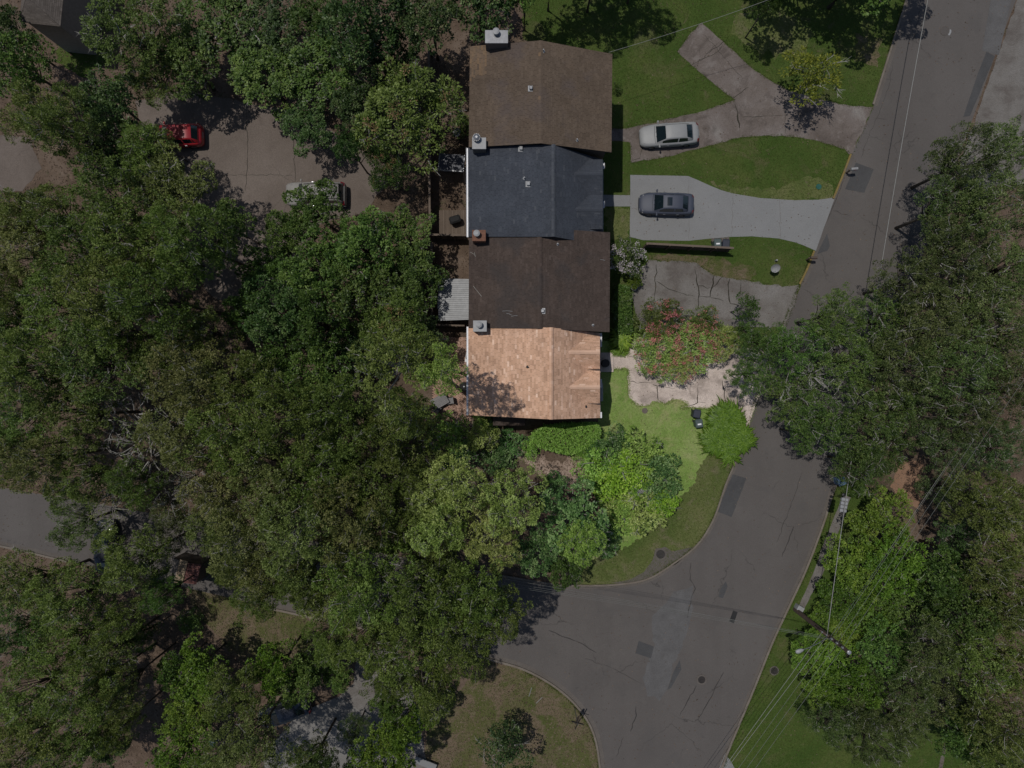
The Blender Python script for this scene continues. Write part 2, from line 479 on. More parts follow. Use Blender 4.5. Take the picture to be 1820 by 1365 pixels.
# building and object materials
M['sh_brown'] = tint_mat('brown_shingle', [(0, (0.16, 0.117, 0.084)), (0.5, (0.185, 0.137, 0.10)), (0.94, (0.205, 0.153, 0.113)), (1, (0.30, 0.2, 0.12))], var=.18, patches=[(0.52, (0.15, 0.12, 0.112), 0.28, 0.6), (0.56, (0.23, 0.165, 0.115), .8, .4)])
M['sh_char'] = tint_mat('charcoal_shingle', [(0, (0.074, 0.085, 0.108)), (0.5, (0.085, 0.097, 0.122)), (0.9, (0.096, 0.108, 0.133)), (1, (0.12, 0.132, 0.155))], var=.2)
M['sh_dark'] = tint_mat('dark_brown_shingle', [(0, (0.096, 0.070, 0.058)), (0.5, (0.115, 0.084, 0.070)), (1, (0.14, 0.104, 0.088))], var=.2, patches=[(0.50, (0.078, 0.068, 0.066), 0.3, 0.6)])
M['sh_tan'] = tint_mat('tan_shingle', [(0, (0.44, 0.27, 0.18)), (0.45, (0.57, 0.355, 0.24)), (0.8, (0.63, 0.405, 0.285)), (1, (0.76, 0.54, 0.41))], var=0.06, keep=True)  # tan roof of the corner lot, highlight brightness added to its colour
M['sh_gap'] = plain('shingle_underlay', (0.05, 0.042, 0.038), 0.95)
M['siding'] = plain('painted_siding', (0.38, 0.36, 0.33), 0.7)
M['siding_brown'] = plain('brown_siding', (0.16, 0.12, 0.095), 0.75)
M['white'] = plain('white_paint', (0.74, 0.75, 0.77), 0.45, var=0.06, keep=True)
M['white_dull'] = plain('weathered_white_metal', (0.47, 0.48, 0.49), 0.5, var=0.15, scale=3)
M['galv'] = plain('galvanised_metal', (0.42, 0.43, 0.45), 0.35, metal=0.6, var=0.15)
M['metal_dark'] = plain('dark_metal', (0.03, 0.03, 0.033), 0.45, metal=0.3)
M['brick'] = plain('red_brown_brick', (0.27, 0.125, 0.078), 0.85, var=0.25, scale=9)
M['chim_grey'] = plain('grey_chimney_boards', (0.20, 0.175, 0.16), 0.8, var=0.15)
M['glass'] = plain('window_glass', (0.02, 0.03, 0.04), 0.06, spec=0.8, var=0.05)
M['wood'] = tint_mat('weathered_wood', [(0, (0.13, 0.095, 0.07)), (1, (0.27, 0.21, 0.165))], 0.85, 0.25)
M['pole'] = plain('pole_wood', (0.15, 0.105, 0.08), 0.85, var=0.3, scale=5)
M['paver'] = tint_mat('brick_paver', [(0, (0.30, 0.18, 0.13)), (1, (0.48, 0.32, 0.25))], 0.9, 0.2, keep=True)  # patio bricks inside the lot, left at highlit brightness
M['paver_gap'] = plain('paver_sand', (0.10, 0.075, 0.06), 1.0)
M['rubber'] = plain('tyre_rubber', (0.02, 0.02, 0.021), 0.85)
M['rim'] = plain('alloy', (0.4, 0.4, 0.42), 0.3, metal=0.8)
M['autoglass'] = plain('car_glass', (0.014, 0.026, 0.034), 0.05, spec=0.9, var=0.05)
M['lamp_clear'] = plain('headlamp_lens', (0.45, 0.46, 0.48), 0.15, spec=0.8)
M['lamp_red'] = plain('tail_lamp_lens', (0.30, 0.015, 0.03), 0.15, spec=0.8)
def paint(name, col, metal=0.35, rough=0.32):
    return plain(name, col, rough, metal, 0.04, 3, 0.5, 0.6)
M['p_silver'] = plain('silver_paint', (0.44, 0.45, 0.455), 0.5, 0.0, 0.04, 3, 0.4, 0.0)
M['p_slate'] = plain('dark_slate_paint', (0.095, 0.11, 0.155), 0.55, 0.0, 0.04, 3, 0.4, 0.0)
M['p_red'] = plain('red_paint', (0.50, 0.022, 0.035), 0.42, 0.0, 0.04, 3, 0.5, 0.3)
M['p_white'] = plain('cream_white_paint', (0.40, 0.385, 0.365), 0.6, 0.0, 0.12, 3, 0.3, 0.0)
M['p_black'] = paint('blue_black_paint', (0.012, 0.016, 0.03), 0.1)
M['trim'] = plain('black_trim', (0.018, 0.018, 0.02), 0.5)
M['bin_navy'] = plain('navy_plastic', (0.035, 0.043, 0.07), 0.5)
M['bin_green'] = plain('grey_green_plastic', (0.10, 0.145, 0.14), 0.5)
M['bin_teal'] = plain('teal_plastic', (0.05, 0.12, 0.14), 0.5)
M['lid_teal'] = plain('teal_valve_cover', (0.02, 0.16, 0.125), 0.5)
M['iron'] = plain('cast_iron', (0.06, 0.052, 0.05), 0.6, metal=0.4, var=0.25)
M['wire'] = plain('bare_wire', (0.28, 0.29, 0.27), 0.6)
M['cable'] = plain('cable_sheath', (0.44, 0.44, 0.42), 0.6)
M['porcelain'] = plain('grey_insulator', (0.42, 0.44, 0.47), 0.3)
M['red_metal'] = plain('rusty_red_metal', (0.21, 0.085, 0.075), 0.55, metal=0.2, var=0.2)
M['tan_metal'] = plain('tan_metal', (0.36, 0.265, 0.17), 0.6, var=0.12)
M['grey_shingle'] = tint_mat('grey_brown_shingle', [(0, (0.14, 0.12, 0.105)), (1, (0.22, 0.19, 0.17))])
M['cushion'] = plain('grey_fabric', (0.34, 0.33, 0.33), 0.9)
M['water_blue'] = plain('blue_plastic', (0.16, 0.27, 0.46), 0.5)
M['yellow'] = plain('mustard_plastic', (0.42, 0.27, 0.03), 0.6)
M['terracotta'] = plain('dark_pot', (0.10, 0.085, 0.085), 0.8)
M['lawn_verge'] = ground_mat('rough_verge_grass', [(0.3, (0.12, 0.175, 0.042)), (0.5, (0.175, 0.21, 0.066)), (0.7, (0.235, 0.24, 0.10))], 0.35, 7, spots=[(0.53, (0.28, 0.24, 0.15), 0.5, 0.65), (0.57, (0.31, 0.255, 0.18), 1.4, 0.5)])  # worn lawn patches, and the verge dimmed in colour beside the highlit lawn
M['path_soil'] = ground_mat('trodden_path_soil', [(0.3, (0.17, 0.125, 0.10)), (0.5, (0.28, 0.21, 0.17)), (0.7, (0.40, 0.31, 0.26))], 0.8, 9, spots=[(0.54, (0.12, 0.09, 0.07), 1.1, 0.6), (0.57, (0.46, 0.37, 0.30), 2.6, 0.6)], keep=True)
M['conc_warm'] = ground_mat('warm_grey_concrete', [(0.3, (0.30, 0.285, 0.265)), (0.7, (0.345, 0.33, 0.31))], 0.4, 22, spots=[(0.56, (0.26, 0.24, 0.22), 0.9, 0.5)], bumpd=0.008)
# ------------------------------------------------------------------ the setting
gm = MB()
gn = 10; gs = 300.0
for i in range(gn + 1):
    for j in range(gn + 1):
        gm.v.append((-gs + 2 * gs * i / gn, -gs + 2 * gs * j / gn, 0.0)); gm.t.append(0.5)
for i in range(gn):
    for j in range(gn):
        a = i * (gn + 1) + j
        gm.f.append((a, a + gn + 1, a + gn + 2, a + 1))
ground = gm.build('ground', M['dirt'])
ground['kind'] = 'structure'

# road edges, photo pixels
W_EDGE = [(1700, -330), (1655, -150), (1612, 0), (1582, 95), (1553, 187), (1532, 235), (1513, 275), (1499, 312), (1482, 354), (1462, 405), (1448, 447), (1422, 512), (1393, 582), (1352, 690), (1325, 775), (1310, 818), (1291, 862), (1270, 922), (1241, 968), (1200, 1001), (1152, 1030), (1098, 1040), (1030, 1042), (960, 1036), (700, 990), (480, 950), (200, 900), (0, 866), (-300, 812)]
S_EDGE = [(-300, 905), (0, 968), (200, 1015), (500, 1083), (760, 1142), (880, 1173), (935, 1190), (987, 1219), (1028, 1256), (1056, 1302), (1068, 1365), (1072, 1450), (1072, 1700)]
E_EDGE = [(1180, 1700), (1250, 1450), (1281, 1362), (1310, 1290), (1341, 1215), (1371, 1140), (1401, 1075), (1431, 1010), (1461, 930), (1483, 862), (1540, 720), (1600, 560), (1665, 385), (1730, 207), (1770, 95), (1806, 0), (1870, -160), (1935, -330)]
we = smooth_line(W_EDGE, 5); se = smooth_line(S_EDGE, 5); ee = smooth_line(E_EDGE, 4)
road_poly = [tuple(p) for p in we + se + ee]
road = sheet('road', road_poly, 0.008, M['asphalt'])
# the side street carries its own wear, running its own way
side = [(-300, 815), (0, 869), (200, 903), (480, 953), (700, 993), (960, 1039), (1030, 1046), (1100, 1090), (1120, 1150), (1080, 1220), (1020, 1240), (985, 1216), (935, 1187), (880, 1170), (760, 1139), (500, 1080), (200, 1012), (0, 965), (-300, 902)]
sheet('side_street', rough_poly(side, 0.03, 0.8, 5), 0.012, M['asphalt_cross'])

def strip(mb, line, w0, w1, z0, z1, tint=0.5, bev=0.02):
    """a kerb: from offset w0 to w1 on the left of the line, between heights"""
    n = len(line)
    prof = [(w0, z0), (w0, z1 - bev), (w0 + math.copysign(bev, w1 - w0), z1), (w1, z1), (w1, z0)]
    vs = []
    for i, p in enumerate(line):
        d = (line[min(i + 1, n - 1)] - line[max(i - 1, 0)]).normalized()
        nn = Vector((-d.y, d.x))
        for w, z in prof:
            q = p + nn * w
            vs.append((q.x, q.y, z))
    k = len(prof); f = []
    for i in range(n - 1):
        for a in range(k):
            b = (a + 1) % k
            f.append((i * k + a, i * k + b, (i + 1) * k + b, (i + 1) * k + a))
    f.append(tuple(range(k))); f.append(tuple((n - 1) * k + a for a in range(k - 1, -1, -1)))
    mb.add(vs, f, tint)

def kerb_line(px, mat='kerb', side_sign=1, w=0.16, h=0.13, gut=0.32, n=6):
    line = smooth_line(px, n)
    m = MB(); strip(m, line, 0.0, side_sign * w, -0.02, h)
    o = m.build('kerb', M[mat]); o['kind'] = 'structure'
    if gut:
        g = MB(); 
        vs = []; f = []
        for i, p in enumerate(line):
            d = (line[min(i + 1, len(line) - 1)] - line[max(i - 1, 0)]).normalized(); nn = Vector((-d.y, d.x))
            a = p - nn * side_sign * 0.005; b = p - nn * side_sign * gut
            vs += [(a.x, a.y, 0.016), (b.x, b.y, 0.016)]
        for i in range(len(line) - 1): f.append((2 * i, 2 * i + 1, 2 * i + 3, 2 * i + 2))
        o2 = g.add(vs, f).build('gutter', M['gutter']); o2['kind'] = 'structure'
        if o2.data.polygons[0].normal.z < 0: o2.data.flip_normals()
    return o
# west side of the main road, broken at the drives (travel: north to south -> verge on the right, so side -1)
kerb_line([(1655, -150), (1612, 0), (1582, 95), (1553, 187)], 'kerb', -1)
kerb_line([(1513, 275), (1499, 312), (1482, 354)], 'kerb_yellow', -1)
kerb_line([(1448, 447), (1435, 480), (1422, 506)], 'kerb_yellow', -1)
kerb_line([(1323, 780), (1310, 818), (1291, 862), (1270, 922), (1241, 968), (1200, 1001), (1152, 1030), (1098, 1040), (1030, 1042), (960, 1036), (700, 990), (480, 950)], 'kerb', -1, 0.15, 0.12, 0.22)
kerb_line([(480, 1079), (760, 1140), (880, 1172), (935, 1189), (987, 1218), (1028, 1255), (1056, 1301), (1068, 1365), (1072, 1450)], 'kerb', -1, 0.17, 0.13, 0.36)
kerb_line([(1250, 1450), (1281, 1362), (1310, 1290), (1341, 1215), (1371, 1140), (1401, 1075), (1431, 1010), (1461, 930), (1483, 862), (1540, 720), (1600, 560)], 'kerb', -1, 0.16, 0.12, 0.25)
kerb_line([(-300, 905), (0, 968), (120, 996)], 'kerb', -1, 0.16, 0.12, 0.3)

# lawns
LAWN_N = [(930, -220), (1690, -330), (1640, -150), (1612, 0), (1582, 95), (1553, 187), (1532, 235), (1513, 275), (1499, 312), (1482, 354), (1462, 405), (1448, 447), (1422, 512), (1393, 582), (1352, 668), (1290, 640), (1180, 620), (1116, 612), (1062, 604), (1062, 120), (1000, 95), (930, 70)]
LAWN_S = [(1064, 600), (1120, 604), (1200, 640), (1352, 668), (1352, 690), (1325, 775), (1310, 818), (1291, 862), (1270, 922), (1241, 968), (1200, 1001), (1152, 1030), (1098, 1040), (1040, 1042), (1010, 1010), (1060, 950), (1090, 930), (1050, 870), (1010, 815), (1064, 758)]
LAWN_E = [(1252, 1460), (1279, 1362), (1308, 1290), (1339, 1215), (1369, 1140), (1399, 1075), (1429, 1010), (1459, 930), (1482, 866), (1530, 850), (1560, 900), (1540, 980), (1480, 1060), (1460, 1120), (1500, 1220), (1590, 1280), (1700, 1270), (1760, 1320), (1900, 1340), (1900, 1480)]
LAWN_SW = [(868, 1172), (935, 1190), (987, 1219), (1028, 1256), (1056, 1302), (1068, 1365), (1072, 1460), (740, 1460), (760, 1300), (830, 1210)]
LAWN_W = [(335, 1030), (470, 1040), (560, 1110), (540, 1190), (450, 1200), (385, 1130), (345, 1080)]
LAWN_NW = [(100, 40), (160, 40), (190, 110), (150, 140), (100, 110)]
def lawn(px, mat, seed, amp=0.06):
    w = rough_poly(px, amp, 0.4, seed)
    return sheet('lawn', w, 0.004, M[mat]), w
_, wl_n = lawn(LAWN_N, 'lawn', 11)
_, wl_s = lawn(LAWN_S, 'lawn_pale', 12)
VERGE = [(1356, 704), (1334, 778), (1319, 822), (1300, 867), (1279, 928), (1248, 976), (1206, 1010), (1156, 1039), (1098, 1049), (1030, 1051), (1010, 1008), (1050, 996), (1080, 981), (1118, 969), (1150, 946), (1186, 922), (1206, 888), (1236, 858), (1244, 826), (1266, 795), (1278, 750)]
wl_v = rough_poly(VERGE, 0.09, 0.16, 18)
sheet('lawn', wl_v, 0.006, M['lawn_verge'])  # strip outside the highlight outline, its dimness put into the grass colour
_, wl_e = lawn(LAWN_E, 'lawn', 13)
_, wl_sw = lawn(LAWN_SW, 'lawn_dry', 14)
_, wl_w = lawn(LAWN_W, 'lawn_dry', 15, 0.15)
_, wl_nw = lawn(LAWN_NW, 'lawn', 16, 0.15)

for k_, (px_, mt_) in enumerate((([(1150, 452), (1230, 456), (1290, 462), (1330, 470), (1345, 490), (1330, 504), (1262, 492), (1234, 470), (1150, 466)], 'lawn_dry'), ([(1262, 322), (1300, 332), (1380, 338), (1440, 312), (1478, 330), (1482, 352), (1414, 357), (1340, 353), (1290, 342)], 'lawn_verge'), ([(1310, 20), (1390, 15), (1450, 60), (1420, 100), (1350, 95), (1300, 60)], 'lawn_verge'), ([(1074, 368), (1118, 370), (1118, 420), (1080, 425)], 'lawn_verge'), ([(1520, 60), (1570, 70), (1560, 120), (1520, 110)], 'lawn_dry'))):
    sheet('lawn_patch', rough_poly(px_, 0.16, 0.3, 90 + k_), 0.0065, M[mt_])
# driveways and other paving
DR1 = [(1066, 229), (1106, 229), (1143, 222), (1202, 209), (1252, 197), (1306, 178), (1272, 152), (1212, 101), (1204, 92), (1224, 64), (1247, 40), (1285, 74), (1336, 121), (1373, 146), (1404, 162), (1459, 177), (1510, 188), (1551, 190), (1532, 236), (1512, 277), (1501, 265), (1458, 252), (1429, 246), (1391, 241), (1318, 244), (1252, 261), (1191, 278), (1121, 289), (1120, 253), (1106, 251), (1066, 250)]
DR2 = [(1060, 346), (1120, 347), (1120, 311), (1223, 313), (1240, 320), (1262, 330), (1282, 338), (1303, 344), (1351, 352), (1414, 356), (1454, 355), (1484, 351), (1464, 405), (1450, 446), (1430, 437), (1414, 431), (1384, 424), (1336, 420), (1298, 421), (1262, 424), (1224, 428), (1143, 427), (1119, 421), (1120, 367), (1060, 367)]
DR3 = [(1153, 462), (1234, 466), (1257, 482), (1270, 490), (1303, 495), (1333, 500), (1363, 506), (1396, 509), (1421, 506), (1409, 545), (1394, 583), (1313, 580), (1200, 585), (1150, 590), (1130, 560), (1122, 523), (1135, 495), (1141, 480)]
DR4 = [(1062, 633), (1116, 631), (1118, 608), (1132, 601), (1220, 608), (1302, 612), (1378, 624), (1352, 692), (1326, 772), (1300, 760), (1292, 715), (1256, 726), (1208, 725), (1223, 720), (1214, 712), (1198, 710), (1182, 718), (1167, 713), (1155, 719), (1142, 721), (1131, 720), (1124, 711), (1117, 700), (1116, 656), (1062, 656)]
d1 = sheet('driveway', rough_poly(DR1, 0.035, 0.35, 21), 0.020, M['conc_brown'])
d2 = sheet('driveway', rough_poly(DR2, 0.006, 0.6, 22), 0.024, M['conc_new'])
d3 = sheet('driveway', rough_poly(DR3, 0.05, 0.3, 23), 0.020, M['conc_grey'])
d4 = sheet('driveway', rough_poly(DR4, 0.07, 0.3, 24), 0.020, M['conc_pink'])
COURT = [(240, 180), (330, 160), (430, 182), (520, 196), (570, 220), (640, 265), (690, 320), (650, 375), (560, 400), (500, 560), (380, 530), (330, 470), (330, 350), (262, 280)]
d5 = sheet('parking_court', rough_poly(COURT, 0.08, 0.5, 25), 0.016, M['conc_drive'])
sheet('parking_court', rough_poly([(-80, 235), (52, 245), (75, 300), (40, 340), (-80, 345)], 0.08, 0.5, 26), 0.016, M['conc_drive'])
SDR = [(636, 1160), (700, 1150), (724, 1190), (745, 1270), (760, 1370), (770, 1480), (430, 1480), (478, 1330), (530, 1270), (600, 1240), (628, 1215)]
d6 = sheet('driveway', rough_poly(SDR, 0.04, 0.5, 27), 0.016, M['conc_grey'])
sheet('driveway', rough_poly([(478, 1330), (530, 1268), (600, 1238), (640, 1262), (660, 1330), (668, 1480), (432, 1480)], 0.01, 0.8, 28), 0.022, M['conc_warm'])
sheet('apron', rough_poly([(1812, -10), (1860, -140), (2000, -140), (2000, 330), (1800, 330), (1690, 330), (1734, 210), (1774, 95)], 0.05, 0.5, 29), 0.014, M['conc_grey'])
WALK = [(1499, 880), (1512, 884), (1497, 925), (1483, 965), (1466, 1010), (1446, 1050), (1428, 1085), (1418, 1080), (1434, 1045), (1452, 1000), (1466, 960), (1482, 920)]
sheet('sidewalk', rough_poly(WALK, 0.03, 0.4, 30), 0.016, M['conc_grey'])
sheet('sidewalk', rough_poly([(1668, 1365), (1676, 1326), (1682, 1326), (1675, 1365), (1660, 1460), (1650, 1460)], 0.02, 0.5, 31), 0.016, M['conc_brown'])
sheet('clearing', rough_poly([(1596, 822), (1640, 818), (1642, 870), (1632, 905), (1608, 892), (1582, 865)], 0.12, 0.4, 32), 0.008, M['clay'])
# worn side yard of the tan-roofed house: packed earth path
sheet('path', rough_poly([(840, 745), (870, 765), (905, 790), (950, 800), (985, 820), (1040, 812), (1046, 850), (1010, 862), (960, 845), (925, 815), (880, 795), (845, 775)], 0.2, 0.3, 33), 0.006, M['path_soil'])
sheet('apron', rough_poly([(1277, 1368), (1290, 1338), (1306, 1366), (1312, 1420), (1255, 1420)], 0.02, 0.3, 35), 0.022, M['conc_new'])
# storm drain apron at the corner
sheet('drain_apron', rough_poly([(1165, 975), (1182, 972), (1195, 980), (1232, 972), (1241, 966), (1205, 1000), (1155, 1029), (1120, 1038), (1085, 1036), (1120, 1030), (1145, 1016), (1160, 995)], 0.02, 0.3, 34), 0.016, M['gutter'])

# asphalt patches
def patch(px, mat, z=0.016, seed=1, amp=0.012):
    return sheet('asphalt_patch', rough_poly(px, amp, 0.4, seed), z, M[mat])
patch([(1521, 289), (1553, 301), (1536, 343), (1502, 336)], 'patch', 0.017, 41)
patch([(1470, 415), (1475, 437), (1470, 446), (1452, 452), (1463, 428)], 'patch', 0.018, 42)
patch([(1302, 843), (1327, 850), (1300, 919), (1274, 909)], 'patch', 0.018, 43)
patch([(1135, 1139), (1162, 1149), (1157, 1170), (1129, 1161)], 'patch', 0.018, 44)
patch([(1303, 1085), (1311, 1088), (1304, 1108), (1296, 1104)], 'patch_dark', 0.018, 45)
patch([(1290, 1033), (1293, 1042), (1285, 1063), (1277, 1061), (1279, 1048)], 'patch', 0.018, 46)
patch([(1208, 1173), (1211, 1190), (1193, 1222), (1186, 1226), (1196, 1196)], 'patch', 0.020, 47)
patch([(1753, 92), (1768, 100), (1724, 206), (1712, 208), (1738, 130)], 'patch', 0.016, 48)
patch([(1775, -80), (1815, -80), (1775, 98), (1745, 90)], 'patch_light', 0.0165, 49)
patch([(1232, 1040), (1229, 1090), (1224, 1112), (1213, 1150), (1205, 1165), (1196, 1190), (1186, 1226), (1172, 1246), (1150, 1238), (1142, 1205), (1152, 1175), (1165, 1145), (1158, 1120), (1160, 1095), (1190, 1062), (1210, 1048)], 'patch_light', 0.0165, 50, 0.08)

# tar-filled seams and cracks
def crack(mb, px, w=0.02, z=0.02, jit=0.05, seed=3, step=0.3):
    line = [Vector(p) for p in rough_poly(px, jit, step, seed, closed=False)]
    rg = np.random.default_rng(seed)
    vs = []; f = []
    for i, p in enumerate(line):
        d = (line[min(i + 1, len(line) - 1)] - line[max(i - 1, 0)])
        d = d.normalized() if d.length > 1e-6 else Vector((1, 0))
        nn = Vector((-d.y, d.x)); ww = w * float(rg.uniform(0.5, 1.4)) * (0.4 if i in (0, len(line) - 1) else 1)
        vs += [(*(p + nn * ww), z), (*(p - nn * ww), z)]
    for i in range(len(line) - 1): f.append((2 * i, 2 * i + 1, 2 * i + 3, 2 * i + 2))
    mb.add(vs, f)
def cracks(parent, lst, z, mat='crack', name='crack'):
    for k, (px, w) in enumerate(lst):
        m = MB(); crack(m, px, w, z, 0.04, 60 + k)
        o = m.build(name, M[mat], parent)
        if sum(p.normal.z for p in o.data.polygons) < 0: o.data.flip_normals()
cracks(d3, [([(1235, 478), (1241, 510), (1241, 545), (1242, 552)], 0.035), ([(1269, 490), (1266, 510), (1262, 528)], 0.05), ([(1284, 492), (1274, 505), (1265, 512)], 0.03), ([(1242, 508), (1256, 512), (1266, 511)], 0.025), ([(1262, 528), (1241, 528)], 0.03), ([(1262, 528), (1286, 535)], 0.025), ([(1297, 495), (1294, 505), (1298, 540), (1313, 543)], 0.045), ([(1317, 497), (1316, 525)], 0.03), ([(1166, 500), (1190, 515), (1207, 520), (1235, 527)], 0.02), ([(1166, 470), (1164, 520), (1162, 545)], 0.03)], 0.026)
cracks(d1, [([(1306, 185), (1311, 200), (1314, 228)], 0.05), ([(1255, 96), (1290, 72)], 0.02), ([(1222, 118), (1275, 92), (1285, 78)], 0.015), ([(1240, 112), (1278, 75)], 0.012), ([(1252, 62), (1320, 140)], 0.012), ([(1318, 208), (1370, 206), (1400, 206)], 0.018), ([(1142, 262), (1137, 282), (1121, 287)], 0.02), ([(1190, 262), (1191, 277)], 0.018), ([(1300, 178), (1330, 155)], 0.02), ([(1393, 168), (1396, 238)], 0.014)], 0.026)
cracks(d4, [([(1241, 682), (1240, 700), (1240, 716), (1225, 721)], 0.03), ([(1284, 676), (1287, 695), (1289, 712)], 0.03), ([(1160, 683), (1168, 686), (1170, 712)], 0.03), ([(1118, 679), (1160, 681)], 0.02), ([(1117, 633), (1142, 637)], 0.02), ([(1240, 714), (1254, 716)], 0.018), ([(1168, 685), (1200, 690)], 0.015)], 0.026)
cracks(d5, [([(438, 200), (440, 270), (437, 340)], 0.02), ([(520, 215), (525, 330)], 0.02), ([(350, 310), (520, 312)], 0.015)], 0.022)
cracks(d2, [([(1224, 314), (1224, 427)], 0.008), ([(1303, 345), (1300, 421)], 0.008), ([(1386, 354), (1388, 425)], 0.008), ([(1120, 372), (1224, 371)], 0.008), ([(1120, 347), (1120, 367)], 0.008)], 0.030, 'gutter', 'joint')
cracks(road, [(q, w * 0.6) for q, w in [([(1588, 110), (1580, 150), (1566, 190), (1545, 240), (1530, 280)], 0.02), ([(1640, 0), (1620, 85)], 0.015), ([(1500, 320), (1482, 365), (1470, 395)], 0.03), ([(1480, 375), (1510, 383)], 0.025), ([(1228, 1000), (1226, 1030), (1236, 1046), (1230, 1058), (1222, 1098)], 0.05), ([(1238, 1218), (1208, 1272)], 0.06), ([(1286, 1195), (1268, 1230), (1240, 1280)], 0.05), ([(1425, 840), (1405, 900), (1380, 965)], 0.03), ([(1410, 935), (1390, 990)], 0.05), ([(1130, 1255), (1128, 1280), (1120, 1300)], 0.06), ([(1108, 1310), (1095, 1345)], 0.03), ([(1600, 70), (1612, 72)], 0.02), ([(1570, 140), (1588, 142)], 0.02), ([(1555, 210), (1575, 212)], 0.02), ([(1060, 1160), (1030, 1142), (975, 1120)], 0.05), ([(1140, 1215), (1095, 1190), (1040, 1170)], 0.02)]], 0.0215, 'tar', 'seam')

# covers set in the ground
def cover(name, px, py, r, mat, label, cat, z=0.0, ring=None, h=0.03, group=None):
    t = empty(name, P(px, py, z), 0, label, cat, group)
    m = MB(); m.lathe((0, 0, 0), [(r, 0), (r, h * 0.7), (r - 0.015, h)], 28); m.build('lid', M[mat], t)
    rb = MB()
    for k in range(-3, 4):
        y = k * r * 0.24; w = math.sqrt(max(0.01, (r * 0.85) ** 2 - y * y))
        rb.box((0, y, h + 0.004), (2 * w, r * 0.06, 0.008))
    rb.build('rib', M[mat], t)
    if ring:
        g = MB(); g.lathe((0, 0, 0), [(r + 0.01, 0), (r + 0.01, h * 0.8), (r + ring, h * 0.8), (r + ring, 0)], 28, cap=False); g.build('rim', M['gutter'], t)
    return t
cover('manhole_cover', 1174, 985, 0.36, 'iron', 'dark round manhole cover on the concrete apron at the grassy street corner', 'manhole cover', 0.02, 0.16)
cover('manhole_cover', 1247, 1208, 0.29, 'iron', 'dark round manhole cover out in the road below the black patch', 'manhole cover', 0.022, 0.14)
cover('manhole_cover', 1376, 1192, 0.29, 'iron', 'dark round manhole cover in the grass verge below the utility pole', 'manhole cover', 0.0, 0.1)
cover('manhole_cover', 1679, 55, 0.34, 'asphalt', 'worn road coloured manhole cover with a pale blotch in the upper road', 'manhole cover', 0.012, 0.06)
pm = MB(); pm.add([(x, y, 0.020) for x, y in rough_poly([(1685, 52), (1691, 55), (1688, 63), (1683, 61)], 0.03, 0.1, 77)], [tuple(range(len(rough_poly([(1685, 52), (1691, 55), (1688, 63), (1683, 61)], 0.03, 0.1, 77))))])
pmo = pm.build('paint_blotch', M['white_dull'], road)
if pmo.data.polygons[0].normal.z < 0: pmo.data.flip_normals()
cover('valve_cover', 1455, 332, 0.23, 'lid_teal', 'teal green round valve cover in the lawn above the new concrete drive', 'valve cover', 0.0, None, 0.06)
cover('stepping_stone', 1146, 730, 0.24, 'conc_brown', 'brown round stone flush in the pale lawn below the pinkish drive', 'stone', 0.0, None, 0.04)
# ------------------------------------------------------------------ houses
def shingles(mb, e0, e1, r0, r1, course=0.145, tab=0.36, lift=0.02, rg=None, th=0.014, jit=0.3, newer=None):
    """courses of tabs on the plane between the eave edge e0-e1 and the ridge edge r0-r1"""
    e0, e1, r0, r1 = map(Vector, (e0, e1, r0, r1))
    L = ((r0 - e0).length + (r1 - e1).length) / 2
    nc = max(1, int(round(L / course)))
    nrm = (e1 - e0).cross(r0 - e0).normalized()
    if nrm.z < 0: nrm = -nrm
    def pt(u, v):
        return (e0 + (e1 - e0) * u) * (1 - v) + (r0 + (r1 - r0) * u) * v
    for c in range(nc):
        v0 = c / nc; v1 = min(1.0, (c + 1.25) / nc)
        vm = (c + 0.5) / nc
        W = (pt(1, vm) - pt(0, vm)).length
        if W < 0.05: continue
        u = -float(rg.uniform(0, tab)) / W
        while u < 1:
            w = tab * float(rg.uniform(1 - jit, 1 + jit)) / W
            a = max(0.0, u); b = min(1.0, u + w)
            u += w
            if b - a < 0.02 / W: continue
            g = 0.006 / W
            lo = lift + th + float(rg.uniform(0, 0.006)); hi = lift
            q = [pt(a + g, v0) + nrm * lo, pt(b - g, v0) + nrm * lo, pt(b - g, v1) + nrm * hi, pt(a + g, v1) + nrm * hi]
            q2 = [pt(a + g, v0) + nrm * (hi - 0.012), pt(b - g, v0) + nrm * (hi - 0.012)]
            t = float(np.clip(rg.normal(0.45, 0.24), 0, 0.9 if newer else 1))
            if newer and newer(a, vm, rg): t = float(rg.uniform(.95, 1.0))
            mb.add(q + q2, [(0, 1, 2, 3), (4, 5, 1, 0)], t)

def box_part(name, c, size, mat, parent, rz=0.0, bev=0.0):
    m = MB()
    if bev: m.bbox(c, size, bev, rz)
    else: m.box(c, size, rz)
    return m.build(name, M[mat], parent)

def window(parent, c, w, h, axis, out):
    """window in a wall: frame with panes; axis 'x' = wall faces along x"""
    d = 0.06
    def sz(a, b): return (d, a, b) if axis == 'x' else (a, d, b)
    def off(k, u=0, z=0): return (c[0] + out * k, c[1] + u, c[2] + z) if axis == 'x' else (c[0] + u, c[1] + out * k, c[2] + z)
    fr = MB()
    for s in (-1, 1):
        fr.box(off(0.03, s * (w / 2 - 0.04)), sz(0.08, h))
        fr.box(off(0.035, 0, s * (h / 2 - 0.04)), sz(w - 0.16, 0.08))
    fr.box(off(0.03), sz(0.04, h - 0.16))
    f = fr.build('window', M['white'], parent)
    for s in (-1, 1):
        p = MB(); p.box(off(0.012, s * (w / 4 - 0.02)), tuple(0.02 if abs(q - d) < 1e-9 else q for q in sz(w / 2 - 0.1, h - 0.16)))
        p.build('pane', M['glass'], f)
    return f

